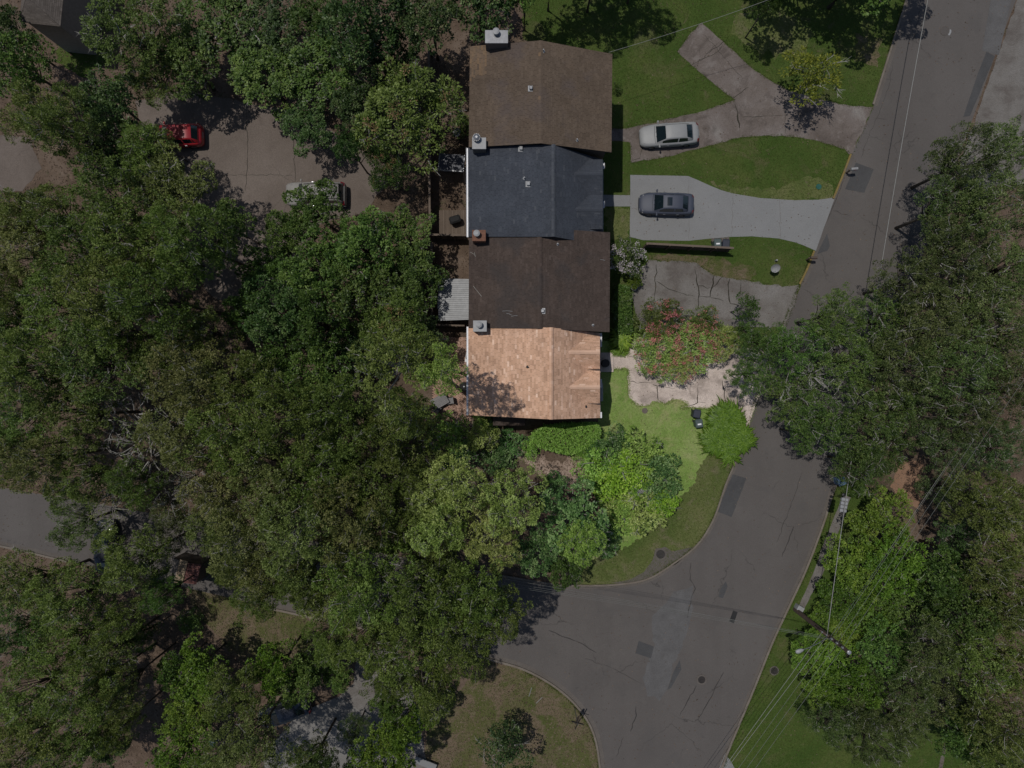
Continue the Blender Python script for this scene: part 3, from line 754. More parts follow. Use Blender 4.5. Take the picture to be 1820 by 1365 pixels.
def house(label, tl, tr, br, bl, rt, rb, zl, zr, zk, shm, wallm, seed, front_doors=True, cap_h=0.12, cap_t=.62, newer=None):
    rg = np.random.default_rng(seed)
    TL, BL = P(*tl, zl), P(*bl, zl)
    TR, BR = P(*tr, zr), P(*br, zr)
    RT, RB = P(*rt, zk), P(*rb, zk)
    c = (TL + TR + BL + BR) / 4
    t = empty('townhouse', (c.x, c.y, 0), 0, label, 'house', 'attached townhouses in a row')
    inv = lambda p: Vector((p.x - c.x, p.y - c.y, p.z))
    TL, TR, BR, BL, RT, RB = map(inv, (TL, TR, BR, BL, RT, RB))
    # walls: a gabled prism set in under the eaves
    ix, iy = 0.35, 0.22
    def prof(Y, L, K, R):
        s = lambda z: z - 0.2
        return [Vector((L.x + ix, Y, 0)), Vector((L.x + ix, Y, s(L.z) + ix * (K.z - L.z) / (K.x - L.x))), Vector((K.x, Y, s(K.z))), Vector((R.x - ix, Y, s(R.z) + ix * (K.z - R.z) / (R.x - K.x))), Vector((R.x - ix, Y, 0))]
    def prof2(L, K, R, dy):
        p = prof(0, L, K, R)
        ys = [L.y, L.y, K.y, R.y, R.y]
        for q, y in zip(p, ys): q.y = y + dy
        return p
    a = prof2(TL, RT, TR, -iy); b = prof2(BL, RB, BR, iy)
    wm = MB()
    n = 5
    wm.add(a + b, [tuple(range(n)), tuple(range(2 * n - 1, n - 1, -1))] + [(i, i + n, (i + 1) % n + n, (i + 1) % n) for i in range(n)])
    wm.build('wall', M[wallm], t)
    # roof deck
    rm = MB()
    rm.slab([BL, RB, RT, TL], 0.13); rm.slab([RB, BR, TR, RT], 0.13)
    roof = rm.build('roof', M['sh_gap'], t)
    sm = MB()
    shingles(sm, BL, TL, RB, RT, rg=rg, newer=newer)
    shingles(sm, BR, TR, RB, RT, rg=rg, newer=(lambda u, v, rg: False) if newer else None)
    s = sm.build('shingles', M[shm], roof, recalc=False); s['kind'] = 'stuff'
    # ridge cap pieces, standing a little above the shingles
    cm = MB()
    nk = 26; hz = cap_h
    for k in range(nk):
        v0 = k / nk; v1 = (k + 1.15) / nk
        p0 = RB + (RT - RB) * v0; p1 = RB + (RT - RB) * min(1, v1)
        for sg, E in ((-1, BL), (1, BR)):
            d = (Vector((E.x, p0.y, E.z)) - Vector((RB.x, p0.y, RB.z))).normalized() * 0.17
            up0, up1 = Vector((0, 0, hz + .013)), Vector((0, 0, hz))
            cm.add([p0 + up0, p1 + up1, p1 + d + up1, p0 + d + up0, p0 + d, p0, p1 + d], [(0, 1, 2, 3), (0, 3, 4, 5), (3, 2, 6, 4)], float(np.clip(rg.normal(cap_t, 0.2), 0, 1)))
    cc = cm.build('ridge_cap', M[shm], roof, recalc=False); cc['kind'] = 'stuff'
    # front windows and door
    xw = BR.x - ix
    ym = (TR.y + BR.y) / 2
    if front_doors:
        for yy in (1.6, -1.6): window(t, (xw, ym + yy, min(zr - 1.5, 4.0)), 1.3, 1.2, 'x', 1)
        window(t, (xw, ym - 1.7, 1.5), 1.6, 1.4, 'x', 1)
        dr = box_part('door', (xw + 0.02, ym + 1.2, 1.05), (0.06, 0.95, 2.05), 'siding_brown', t)
        box_part('handle', (xw + 0.08, ym + 1.2 - 0.36, 1.0), (0.06, 0.05, 0.1), 'galv', dr)
        xl = BL.x + ix
        for yy in (1.6, -1.6): window(t, (xl, ym + yy, min(zl - 1.6, 4.2)), 1.2, 1.2, 'x', -1)
        window(t, (xl, ym, 1.1), 1.8, 2.0, 'x', -1)
    t['_k'] = 1; del t['_k']
    return t, roof, dict(TL=TL, TR=TR, BR=BR, BL=BL, RT=RT, RB=RB, c=c, rg=rg, shm=shm)

def chimney(h, px, py, z, w, d, z_base, mat, capm, flue, parent):
    """chimney whose cap centre shows at px, py; flue: (dx, dy, r, h, material)"""
    p = P(px, py, z) - h['c']
    m = MB(); m.box((p.x, p.y, (z + z_base) / 2 - 0.03), (w - 0.1, d - 0.1, z - z_base - 0.06))
    # corner boards proud of the stack
    for sx in (-1, 1):
        for sy in (-1, 1):
            m.box((p.x + sx * (w / 2 - 0.09), p.y + sy * (d / 2 - 0.09), (z + z_base) / 2 - 0.035), (0.12, 0.12, z - z_base - 0.07))
    ch = m.build('chimney', M[mat], parent)
    cp = MB(); cp.bbox((p.x, p.y, z - 0.03), (w, d, 0.06), 0.015); cp.build('cap', M[capm], ch)
    dx, dy, r, fh, fm, kind = flue
    f = MB()
    if kind == 'turbine':
        f.lathe((p.x + dx, p.y + dy, z), [(r * .6, 0), (r * .6, fh * .3), (r * .8, fh * .35), (r, fh * .6), (r * .85, fh * .85), (r * .3, fh)], 18)
        for k in range(12):
            a = k * math.pi / 6
            f.box((p.x + dx + math.cos(a) * r * .95, p.y + dy + math.sin(a) * r * .95, z + fh * .6), (0.03, 0.09, fh * .42), a)
    else:
        f.lathe((p.x + dx, p.y + dy, z), [(r * .72, 0), (r * .72, fh * .72), (r, fh * .74), (r, fh * .92), (r * .5, fh)], 20)
    f.build('flue', M[fm], ch)
    return ch

h1, roof1, d_1 = house('brown roofed end house with the big pale chimney cap, top of the row', (835.5, 82.5), (1088, 96), (1086.5, 271), (833.5, 262), (961, 72), (961, 255), 6.5, 6.5, 8.0, 'sh_brown', 'siding_brown', 101, cap_h=0.045, newer=lambda u, v, rg: v < .235 and u > .64 + .14 * rg.random())
h2, roof2, d_2 = house('charcoal roofed house with white gutters facing the new pale concrete drive', (832, 262.5), (1071, 284), (1071, 436), (832.5, 421), (984, 257), (984, 421), 6.1, 5.0, 7.7, 'sh_char', 'siding', 102, cap_t=1.1)
h3, roof3, d_3 = house('dark brown roofed house between the charcoal roof and the tan roof', (834, 408), (1084, 413), (1083, 590.5), (833, 583), (959, 405), (959, 584), 5.9, 5.9, 7.3, 'sh_dark', 'siding_brown', 103)
h4, roof4, d_4 = house('tan shingled end house with white gutters beside the leafy corner yard', (832.5, 580.5), (1066, 592), (1066, 743), (832.5, 738), (980, 582), (980, 745.5), 5.8, 4.7, 7.4, 'sh_tan', 'siding', 104)

def front_gable(hd, roof, y_px, half, xr0, xe0, xe1, zk, zr, xk):
    c = hd['c']; sl = (zk - zr) / (xe1 - xk)
    z_r = zk - sl * (xr0 - xk); z_e = zk - sl * (xe0 - xk)
    y0 = P(0, y_px, z_r).y - c.y
    hw = half * (H - z_r) / F
    X = lambda px, z: P(px, 0, z).x - c.x
    rs = Vector((X(xr0, z_r), y0, z_r + .03)); re = Vector((X(xe1, z_r) + .05, y0, z_r + .03))
    for sg in (1, -1):
        es = Vector((X(xe0, z_e), y0 + sg * hw, z_e + .03)); ee_ = Vector((X(xe1, z_e) + .05, y0 + sg * hw, z_e + .03))
        m = MB(); m.slab([es, ee_, re, rs] if sg < 0 else [rs, re, ee_, es], 0.09)
        g = m.build('gable_roof', M['sh_gap'], hd['h'])
        s = MB(); shingles(s, es, ee_, rs, re, rg=hd['rg']); q = s.build('shingles', M[hd['shm']], g, recalc=False); q['kind'] = 'stuff'
    cm = MB(); nk = 9
    for k in range(nk):
        p0 = rs + (re - rs) * (k / nk); p1 = rs + (re - rs) * min(1, (k + 1.15) / nk)
        for sg in (1, -1):
            d = Vector((0, sg * .14, -.07))
            cm.add([p0 + Vector((0, 0, .06)), p1 + Vector((0, 0, .05)), p1 + d + Vector((0, 0, .05)), p0 + d + Vector((0, 0, .06))], [(0, 1, 2, 3)], 0.85)
    q = cm.build('ridge_cap', M[hd['shm']], hd['h'], recalc=False); q['kind'] = 'stuff'
    # gable end wall
    xw = X(xe1, z_e) - .28
    w = MB(); w.add([(xw, y0 - hw * .9, z_e - .08), (xw, y0 + hw * .9, z_e - .08), (xw, y0, z_r - .08), (xw - .1, y0 - hw * .9, z_e - .08), (xw - .1, y0 + hw * .9, z_e - .08), (xw - .1, y0, z_r - .08)], [(0, 1, 2), (5, 4, 3), (0, 3, 4, 1), (1, 4, 5, 2), (2, 5, 3, 0)])
    w.build('gable_wall', M['siding'], hd['h'])
d_2['h'] = h2; d_4['h'] = h4
front_gable(d_2, roof2, 309, 31, 1020, 1046, 1070, 7.7, 5.0, 984)
front_gable(d_2, roof2, 372, 31, 1022, 1047, 1070, 7.7, 5.0, 984)
front_gable(d_4, roof4, 626, 29, 1010, 1041, 1065, 7.4, 4.7, 980)
front_gable(d_4, roof4, 688, 29, 1012, 1042, 1065, 7.4, 4.7, 980)

def gutter(hd, a, b, parent, mat='white'):
    a = Vector(a); b = Vector(b)
    m = MB()
    u = (b - a).normalized(); s = Vector((u.y, -u.x, 0))
    prof = [(-.06, -.10), (.06, -.10), (.075, .015), (.055, .015), (.045, -.08), (-.045, -.08), (-.055, .015), (-.075, .015)]
    vs = [a + s * x + Vector((0, 0, z)) for x, z in prof] + [b + s * x + Vector((0, 0, z)) for x, z in prof]
    n = len(prof)
    m.add(vs, [(i, (i + 1) % n, n + (i + 1) % n, n + i) for i in range(n)] + [tuple(range(n)), tuple(range(2 * n - 1, n - 1, -1))])
    return m.build('gutter', M[mat], parent)
def downspout(x, y, z, parent):
    m = MB(); m.tube([(x, y, z), (x - .25, y, z - .3), (x - .25, y, .1)], 0.045, 6); return m.build('downspout', M['white'], parent)
for hd, hh in ((d_2, h2), (d_4, h4)):
    o = Vector((-.07, 0, -.02))
    gutter(hd, hd['BL'] + o, hd['TL'] + o, hh)
    TR, BR = hd['TR'], hd['BR']
    o = Vector((.09, 0, -.02))
    # the front gutter runs in short lengths between the two gables
    for u0, u1 in ((0.0, 0.16), (0.54, 0.64), (0.93, 1.0)) if hd is d_4 else ((0.03, 0.1), (0.48, 0.56), (0.86, 0.96)):
        gutter(hd, BR + (TR - BR) * (1 - u1) + o, BR + (TR - BR) * (1 - u0) + o, hh)
    m = MB(); a = BR + Vector((.04, 0, -.07)); b = TR + Vector((.04, 0, -.07))
    m.slab([a, a + Vector((.025, 0, 0)), b + Vector((.025, 0, 0)), b], .14); m.build('fascia', M['white_dull'], hh)
    downspout(BR.x - .02, BR.y + .12, BR.z - .1, hh)

chimney(d_1, 882.5, 65, 8.1, 1.66, 0.95, 0.0, 'chim_grey', 'galv', (-0.02, 0.22, 0.24, 0.42, 'white_dull', 'pipe'), h1)
chimney(d_2, 851.5, 254.5, 7.45, 1.02, 0.84, 0.0, 'chim_grey', 'white_dull', (-0.17, 0.3, 0.27, 0.5, 'galv', 'turbine'), h2)
chimney(d_3, 851.3, 418.5, 7.2, 1.0, 0.82, 0.0, 'brick', 'brick', (-0.15, 0.08, 0.24, 0.5, 'white_dull', 'pipe'), h3)
chimney(d_4, 853, 579.5, 7.2, 1.0, 0.82, 0.0, 'chim_grey', 'white_dull', (-0.06, 0.08, 0.24, 0.45, 'white_dull', 'pipe'), h4)

def roof_z(hd, x):
    L, K, R = hd['BL'], hd['RB'], hd['BR']
    return L.z + (K.z - L.z) * (x - L.x) / (K.x - L.x) if x < K.x else K.z + (R.z - K.z) * (x - K.x) / (R.x - K.x)
def vent(hd, hh, px, py, kind='pipe', mat='white_dull'):
    p = P(px, py, 7.2) - hd['c']; z = roof_z(hd, p.x)
    m = MB()
    if kind == 'pipe':
        m.lathe((p.x, p.y, z), [(0.12, 0.02), (0.07, 0.05), (0.045, 0.06), (0.045, 0.33), (0.03, 0.33)], 10)
    else:
        m.bbox((p.x, p.y, z + .16), (0.24, 0.26, 0.24), 0.03); m.box((p.x, p.y, z + .05), (0.4, 0.42, 0.03))
    m.build('roof_vent', M[mat], hh)
vent(d_1, h1, 943, 164, 'box', 'galv'); vent(d_1, h1, 965, 100); vent(d_1, h1, 1025, 250)
vent(d_2, h2, 926, 264, 'box'); vent(d_2, h2, 939, 328, 'box'); vent(d_2, h2, 932, 317)
vent(d_3, h3, 964, 553, 'box', 'galv'); vent(d_3, h3, 1056, 576); vent(d_3, h3, 991, 433)
vent(d_4, h4, 938, 652, 'pipe', 'metal_dark'); vent(d_4, h4, 1045, 724, 'pipe', 'metal_dark')

# bay with its own small shingled roof on the south wall of the tan-roofed house
c4 = d_4['c']
bx0 = P(876, 0, 3.1).x - c4.x; bx1 = P(933, 0, 3.1).x - c4.x; by0 = P(0, 756, 3.1).y - c4.y; by1 = d_4['BL'].y + .3
bm_ = MB(); bm_.box(((bx0 + bx1) / 2, (by0 + by1) / 2 + .06, 1.5), (bx1 - bx0 - .2, by1 - by0 - .2, 3.0)); bay = bm_.build('bay', M['siding_brown'], h4)
q = MB(); q.slab([(bx0, by0, 3.05), (bx1, by0, 3.05), (bx1, by1, 3.5), (bx0, by1, 3.5)], .1); bay_r = q.build('bay_roof', M['sh_gap'], h4)
q = MB(); shingles(q, (bx0, by0, 3.05), (bx1, by0, 3.05), (bx0, by1, 3.5), (bx1, by1, 3.5), rg=d_4['rg']); q = q.build('shingles', M['sh_dark'], bay_r, recalc=False); q['kind'] = 'stuff'
# doorsteps and porch slabs
box_part('doorstep', (P(1078, 644, 0).x - c4.x, P(0, 644, 0).y - c4.y, 0.09), (1.1, 1.6, 0.16), 'conc_pink', h4)

# pale scrape marks left on the dark brown roof, twigs lying on it
for k, (a, b) in enumerate((((893, 552), (911, 553)), ((900, 556), (910, 560)), ((909, 562), (920, 561)), ((1069, 458), (1078, 459)))):
    pa, pb = P(*a, 7.0), P(*b, 7.0)
    za, zb = roof_z(d_3, pa.x - d_3['c'].x) + .06, roof_z(d_3, pb.x - d_3['c'].x) + .06
    m = MB(); mid = (pa + pb) / 2
    m.tube([(pa.x - mid.x, pa.y - mid.y, za - za), (0, .03, (zb - za) / 2 + .01), (pb.x - mid.x, pb.y - mid.y, zb - za)], 0.014, 5)
    o = m.build('fallen_twig', M['white_dull'])
    o.location = (mid.x, mid.y, za)
    tag(o, ['upper pale twig lying on the dark brown roof near the tan roof', 'short slanting twig on the dark brown roof near the tan roof', 'lowest pale twig on the dark brown roof near the tan roof', 'pale twig near the front edge of the dark brown roof'][k], 'twig', 'twigs lying on the dark brown roof')
for k, (pts) in enumerate(([(835, 447), (842, 451), (845, 456), (843, 448)], [(841, 508), (848, 517), (856, 527)])):
    w = [P(*q, 6.2) for q in pts]
    w = [Vector((p.x, p.y, roof_z(d_3, p.x - d_3['c'].x) + .08)) for p in w]
    o = w[0].copy(); m = MB(); m.tube([p - o for p in w], 0.016, 5); b = m.build('fallen_branch', M['bark_grey']); b.location = o
    tag(b, ['hooked twig at the rear edge of the dark brown roof below the brick chimney', 'straight bare branch on the dark brown roof near the lean-to'][k], 'branch')

# corner of another house in the top left of the view
hm_ = P(69, 43, 5.2); hm = empty('house', (hm_.x, hm_.y - .9, 0), math.radians(-6), 'grey brown roof corner of a house among trees, top left of the view', 'house')
z = 5.2; w, l = 3.1, 7.0
m = MB(); m.box((0, 4.4, 2.4), (w - .6, l - .4, 4.8)); m.build('wall', M['siding'], hm)
e = [Vector((-w / 2, .9, z)), Vector((w / 2, .9, z)), Vector((w / 2, 8.2, z)), Vector((-w / 2, 8.2, z))]
r0, r1 = Vector((-.5, 2.4, z + 1.0)), Vector((-.5, 8.2, z + 1.0))
m = MB()
m.add([*e, r0, r1], [(0, 1, 4), (1, 2, 5, 4), (3, 0, 4, 5), (2, 3, 5), (0, 3, 2, 1)]); rf = m.build('roof', M['sh_gap'], hm)
m = MB(); rg_ = np.random.default_rng(9)
shingles(m, e[1], e[2], r0, r1, rg=rg_); shingles(m, e[3], e[0], r1, r0, rg=rg_); shingles(m, e[0], e[1], r0, r0 + Vector((.05, 0, 0)), rg=rg_)
m = m.build('shingles', M['grey_shingle'], rf, recalc=False); m['kind'] = 'stuff'
# ------------------------------------------------------------------ cars
def car(name, label, cat, px, py, heading, L, W, paintm, kind, z0=0.0):
    """px, py: where the middle of the car stands on the ground; heading: direction of its nose, degrees"""
    p = P(px, py, 0)
    t = empty(name, (p.x, p.y, z0), math.radians(heading), label, cat, 'parked cars')
    hw = W / 2
    if kind == 'sedan':
        body = [(.500, .50, .52, .30), (.490, .66, .60, .24), (.465, .80, .68, .22), (.42, .90, .755, .2), (.34, .965, .83, .2), (.25, .985, .91, .2), (.12, 1, .945, .2), (-.05, 1, .955, .2), (-.2, 1, .965, .2), (-.32, .985, .985, .2), (-.42, .95, .98, .21), (-.465, .88, .95, .23), (-.49, .76, .86, .27), (-.5, .62, .72, .32)]
        cab = [(.235, .90, .80, .80), (.075, 1.36, .615, .83), (-.02, 1.43, .60, .84), (-.16, 1.43, .60, .84), (-.26, 1.37, .60, .83), (-.385, 1.0, .66, .80)]
        zb = .90; wsi = 0; rear = 4; roof = (1, 4)
    elif kind == 'suv':
        body = [(.500, .55, .62, .34), (.488, .72, .76, .28), (.46, .86, .88, .25), (.40, .94, .95, .24), (.30, .98, 1.0, .24), (.2, 1, 1.04, .24), (0, 1, 1.06, .24), (-.2, 1, 1.08, .24), (-.38, .99, 1.09, .25), (-.455, .95, 1.07, .27), (-.485, .86, .98, .31), (-.5, .72, .80, .36)]
        cab = [(.24, 1.0, .82, .84), (.10, 1.55, .66, .86), (0, 1.64, .66, .87), (-.2, 1.66, .66, .87), (-.36, 1.62, .65, .86), (-.46, 1.1, .70, .84)]
        zb = 1.0; wsi = 0; rear = 4; roof = (1, 4)
    else:  # van-bodied wagon
        body = [(.500, .62, .75, .36), (.49, .78, .90, .30), (.46, .9, 1.0, .27), (.38, .97, 1.06, .26), (.28, .99, 1.1, .26), (.1, 1, 1.12, .26), (-.1, 1, 1.13, .26), (-.3, 1, 1.13, .26), (-.45, .98, 1.12, .28), (-.488, .92, 1.05, .3), (-.5, .8, .9, .34)]
        cab = [(.27, 1.06, .84, .86), (.17, 1.68, .74, .88), (.05, 1.78, .74, .88), (-.2, 1.80, .74, .88), (-.42, 1.76, .73, .87), (-.475, 1.14, .76, .86)]
        zb = 1.05; wsi = 0; rear = 4; roof = (1, 4)
    # lower body: half sections mirrored
    m = MB(); m.smooth = True
    secs = []
    for fx, fw, zt, zbt in body:
        x = fx * L; w = fw * hw
        half = [(w * .55, zbt), (w * .92, zbt + .02), (w * .99, zbt + .16), (w * 1.0, (zt + zbt) / 2 + .02), (w * .975, zt - .13), (w * .90, zt - .035), (w * .70, zt + .005), (w * .35, zt + .03)]
        pts = [(x, -y, z) for y, z in half] + [(x, 0, zt + .038)] + [(x, y, z) for y, z in reversed(half)]
        secs.append(pts)
    n = len(secs[0]); vs = [q for s_ in secs for q in s_]; f = []
    for k in range(len(secs) - 1):
        for i in range(n):
            j = (i + 1) % n
            f.append((k * n + i, (k + 1) * n + i, (k + 1) * n + j, k * n + j))
    f.append(tuple(range(n))); f.append(tuple((len(secs) - 1) * n + i for i in range(n - 1, -1, -1)))
    m.add(vs, f)
    m.build('body', M[paintm], t)
    # cabin shell, painted; glass lies a touch proud on it
    def cp(k, u):
        fx, zt, ht, hb = cab[k]
        w = ht * hw
        return Vector((fx * L, u * w, zt + .04 * (1 - u * u)))
    def base(k, sgn):
        fx, zt, ht, hb = cab[k]
        return Vector((fx * L, sgn * hb * hw, zb))
    us = [-1, -.85, -.45, 0, .45, .85, 1]
    m = MB(); m.smooth = True
    nn = len(us) + 2
    vs = []
    for k in range(len(cab)):
        vs += [base(k, -1)] + [cp(k, u) for u in us] + [base(k, 1)]
    f = []
    for k in range(len(cab) - 1):
        for i in range(nn - 1):
            f.append((k * nn + i, (k + 1) * nn + i, (k + 1) * nn + i + 1, k * nn + i + 1))
    f.append(tuple(range(nn))); f.append(tuple((len(cab) - 1) * nn + i for i in range(nn - 1, -1, -1)))
    m.add(vs, f)
    m.build('cabin', M[paintm], t)
    def panel(name, mat, grid, parent=t, lift=.012):
        r, c_ = len(grid), len(grid[0])
        m = MB(); m.smooth = True
        nv = []
        for a in range(r):
            for b in range(c_):
                p0 = grid[a][b]
                da = grid[min(a + 1, r - 1)][b] - grid[max(a - 1, 0)][b]; db = grid[a][min(b + 1, c_ - 1)] - grid[a][max(b - 1, 0)]
                nr = da.cross(db)
                nr = nr.normalized() if nr.length > 1e-9 else Vector((0, 0, 1))
                if nr.dot(p0 - Vector((p0.x * .6, 0, .6))) < 0: nr = -nr
                nv.append(p0 + nr * lift)
        f = [(a * c_ + b, a * c_ + b + 1, (a + 1) * c_ + b + 1, (a + 1) * c_ + b) for a in range(r - 1) for b in range(c_ - 1)]
        m.add(nv, f)
        return m.build(name, M[mat], parent)
    lerp = lambda a, b, k: a + (b - a) * k
    U = [-.9, -.5, 0, .5, .9]
    panel('windshield', 'autoglass', [[lerp(cp(0, u), cp(1, u), v) for u in U] for v in (.06, .5, .94)])
    panel('rear_window', 'autoglass', [[lerp(cp(rear, u), cp(rear + 1, u), v) for u in U] for v in (.06, .5, .86)])
    for sg in (-1, 1):
        for (k0, v0, k1, v1) in (((0, .62, 2, .7), (2, .85, 4, .5)) if kind == 'sedan' else ((0, .6, 2, .8), (2, .92, 3, .85), (3, .98, 4, .8))):
            def cl(k, v):
                kk = k + v; i = min(int(kk), len(cab) - 2); fr = kk - i
                return lerp(cp(i, sg), cp(i + 1, sg), fr), lerp(base(i, sg), base(i + 1, sg), fr)
            g = []
            for s_ in np.linspace(k0 + v0, k1 + v1, 5):
                i = min(int(s_), len(cab) - 2); fr = s_ - i
                tp = lerp(cp(i, sg), cp(i + 1, sg), fr); bt = lerp(base(i, sg), base(i + 1, sg), fr)
                g.append([lerp(bt, tp, .12), lerp(bt, tp, .88)])
            panel('side_window', 'autoglass', g)
    if kind == 'sedan' and paintm == 'p_slate':
        panel('sunroof', 'autoglass', [[lerp(cp(1, u), cp(2, u), v) for u in (-.62, 0, .62)] for v in (.62, 1.0)] + [[lerp(cp(2, u), cp(3, u), .38) for u in (-.62, 0, .62)]], lift=.014)
    if kind == 'van':
        for sg in (-1, 1):
            m = MB(); m.tube([(cab[1][0] * L - .1, sg * hw * .6, cab[1][1] + .09), (cab[2][0] * L, sg * hw * .6, cab[2][1] + .1), (cab[3][0] * L, sg * hw * .6, cab[3][1] + .1), (cab[4][0] * L, sg * hw * .6, cab[4][1] + .09)], .022, 6); m.build('roof_rail', M['trim'], t)
        for yy in (-.3, 0, .3):
            m = MB(); m.tube([(cab[1][0] * L - .2, yy * W, cab[1][1] + .055), (cab[2][0] * L, yy * W, cab[2][1] + .045), (cab[3][0] * L, yy * W, cab[3][1] + .045), (cab[4][0] * L, yy * W, cab[4][1] + .045)], .012, 4); m.build('roof_seam', M['trim'], t)
    # seams round the bonnet and boot lid, wipers
    for fx in ((.25, -.395) if kind == 'sedan' else (.26,)):
        m = MB(); m.tube([(fx * L, -hw * .78, zb + .05), (fx * L + (.06 if fx > 0 else -.05), 0, zb + .085), (fx * L, hw * .78, zb + .05)], .012, 4); m.build('panel_seam', M['trim'], t)
    for sg in (-1, 1):
        m = MB(); m.tube([cp(0, sg * .2) + Vector((.03, 0, .03)), lerp(cp(0, sg * .75), cp(1, sg * .75), .35) + Vector((.02, 0, .03))], .009, 4); m.build('wiper', M['trim'], t)
        # mirrors
        m = MB(); m.bbox((cab[0][0] * L - .22, sg * (hw + .085), zb + .09), (.13, .2, .13), .03); m.box((cab[0][0] * L - .22, sg * (hw - .03), zb + .05), (.07, .12, .04)); m.build('mirror', M[paintm], t)
        # lights
        a = body[1]; b = body[3]
        g = [[Vector((lerp(a[0], b[0], v) * L, sg * hw * lerp(a[1], b[1], v) * uu, lerp(a[2], b[2], v) - zz)) for uu, zz in ((.72, .0), (.93, .06), (.995, .15))] for v in (0, .5, 1)]
        panel('headlight', 'lamp_clear', g, lift=.014)
        a = body[-3]; b = body[-2]
        g = [[Vector((lerp(a[0], b[0], v) * L, sg * hw * lerp(a[1], b[1], v) * uu, lerp(a[2], b[2], v) - zz)) for uu, zz in ((.68, .0), (.91, .05), (.99, .15))] for v in (-.6, .3, 1)]
        panel('taillight', 'lamp_red', g, lift=.014)
        for fx in (.04, -.2):
            m = MB(); m.box((fx * L, sg * (hw + .005), zb - .09), (.18, .03, .03)); m.build('door_handle', M['rim'], t)
        for fx in (.30, -.29):
            r = .33 if kind == 'sedan' else .37
            m = MB()
            prof = [(r * .62, -.1), (r * .95, -.1), (r, -.07), (r, .07), (r * .95, .1), (r * .62, .1)]
            vs = []; f = []
            nseg = 24
            for rr, zz in prof:
                for i in range(nseg):
                    aa = 2 * math.pi * i / nseg
                    vs.append((fx * L + rr * math.cos(aa), sg * (hw - .1) + zz, r + rr * math.sin(aa)))
            for k in range(len(prof) - 1):
                for i in range(nseg):
                    j = (i + 1) % nseg
                    f.append((k * nseg + i, k * nseg + j, (k + 1) * nseg + j, (k + 1) * nseg + i))
            m.add(vs, f); wh = m.build('wheel', M['rubber'], t)
            m = MB()
            vs = [(fx * L + r * .62 * math.cos(2 * math.pi * i / 20), sg * (hw - .03), r + r * .62 * math.sin(2 * math.pi * i / 20)) for i in range(20)]
            m.add(vs, [tuple(range(20))])
            for k in range(5):
                aa = 2 * math.pi * k / 5
                m.tube([(fx * L, sg * (hw - .02), r), (fx * L + r * .58 * math.cos(aa), sg * (hw - .02), r + r * .58 * math.sin(aa))], .03, 5)
            m.build('rim', M['rim'], wh)
    # front grille, plates
    m = MB(); m.box((.494 * L, 0, .50), (.03, hw * .9, .16)); m.build('grille', M['trim'], t)
    m = MB(); m.box((-.503 * L, 0, .66), (.02, .5, .13)); m.build('licence_plate', M['white_dull'], t)
    return t

car('parked_car', 'silver sedan parked nose to the houses on the stained concrete drive', 'car', 1186, 244.5, 184, 4.85, 1.85, 'p_silver', 'sedan', 0.022)
car('parked_car', 'dark slate sedan with a sunroof on the clean pale concrete drive', 'car', 1181, 366, 178.5, 4.5, 1.8, 'p_slate', 'sedan', 0.026)
car('parked_car', 'red hatchback half hidden under leafy branches at the parking court', 'car', 321, 247, 182, 4.3, 1.8, 'p_red', 'suv', 0.018)
car('parked_car', 'cream white wagon with roof rails, partly covered by branches on the parking court', 'car', 566, 350, 180, 4.9, 1.95, 'p_white', 'van', 0.018)
car('parked_car', 'blue black car end showing under trees beside the left hand street', 'car', 196, 968, 92, 4.4, 1.78, 'p_black', 'sedan', 0.014)
car('parked_car', 'dark car under the trees at the top of the lower pale drive', 'car', 510, 1258, 200, 4.4, 1.8, 'p_black', 'sedan', 0.024)

# ------------------------------------------------------------------ bins, boxes, dishes, mailboxes
def bin_(label, px, py, rz, mat, lid, sticker=False):
    t = empty('wheelie_bin', P(px, py, 0), rz, label, 'bin', 'wheelie bins')
    m = MB(); m.bbox((0, 0, .46), (.52, .56, .86), .05); m.build('body', M[mat], t)
    m = MB(); m.bbox((0, .01, .945), (.60, .66, .10), .045); m.box((0, .35, .93), (.46, .05, .05)); m.box((0, -.1, 1.0), (.4, .3, .012)); l = m.build('lid', M[lid], t)
    if sticker:
        m = MB(); m.box((0, -.04, 1.012), (.3, .12, .008)); m.build('sticker', M['white'], l)
    m = MB(); m.tube([(-.24, .37, .88), (-.24, .41, .9), (.24, .41, .9), (.24, .37, .88)], .018, 6); m.build('handle', M['trim'], t)
    for s in (-1, 1):
        m = MB(); m.lathe((0, 0, 0), [(.1, -.03), (.1, .03)], 14)
        w = m.build('wheel', M['rubber'], t); w.rotation_euler = (0, math.pi / 2, 0); w.location = (s * .27, .26, .1)
    return t
bin_('navy wheelie bin standing on the lawn beside the grassy clump', 1233.5, 735, math.radians(-12), 'bin_navy', 'bin_navy')
bin_('grey green wheelie bin with a white sticker beside the grassy clump', 1237.5, 752, math.radians(8), 'bin_green', 'bin_green', True)
bin_('grey green bin with a pale sticker against the wooden fence end', 1270, 436.5, math.radians(2), 'bin_green', 'bin_green', True)
bin_('dark navy bin at the end of the wooden fence', 1284.5, 437.5, math.radians(-3), 'bin_navy', 'bin_navy')
bin_('teal bin with a white sticker under trees at the lower left', 386, 1309, math.radians(160), 'bin_teal', 'bin_teal', True)
bin_('teal bin half under the trees above the other lower left bin', 384, 1263, math.radians(60), 'bin_teal', 'bin_teal')
pad = sheet('concrete_pad', rough_poly([(1264, 424), (1296, 421.5), (1297, 443), (1265, 441)], 0.01, 0.4, 88), 0.028, M['conc_brown'])

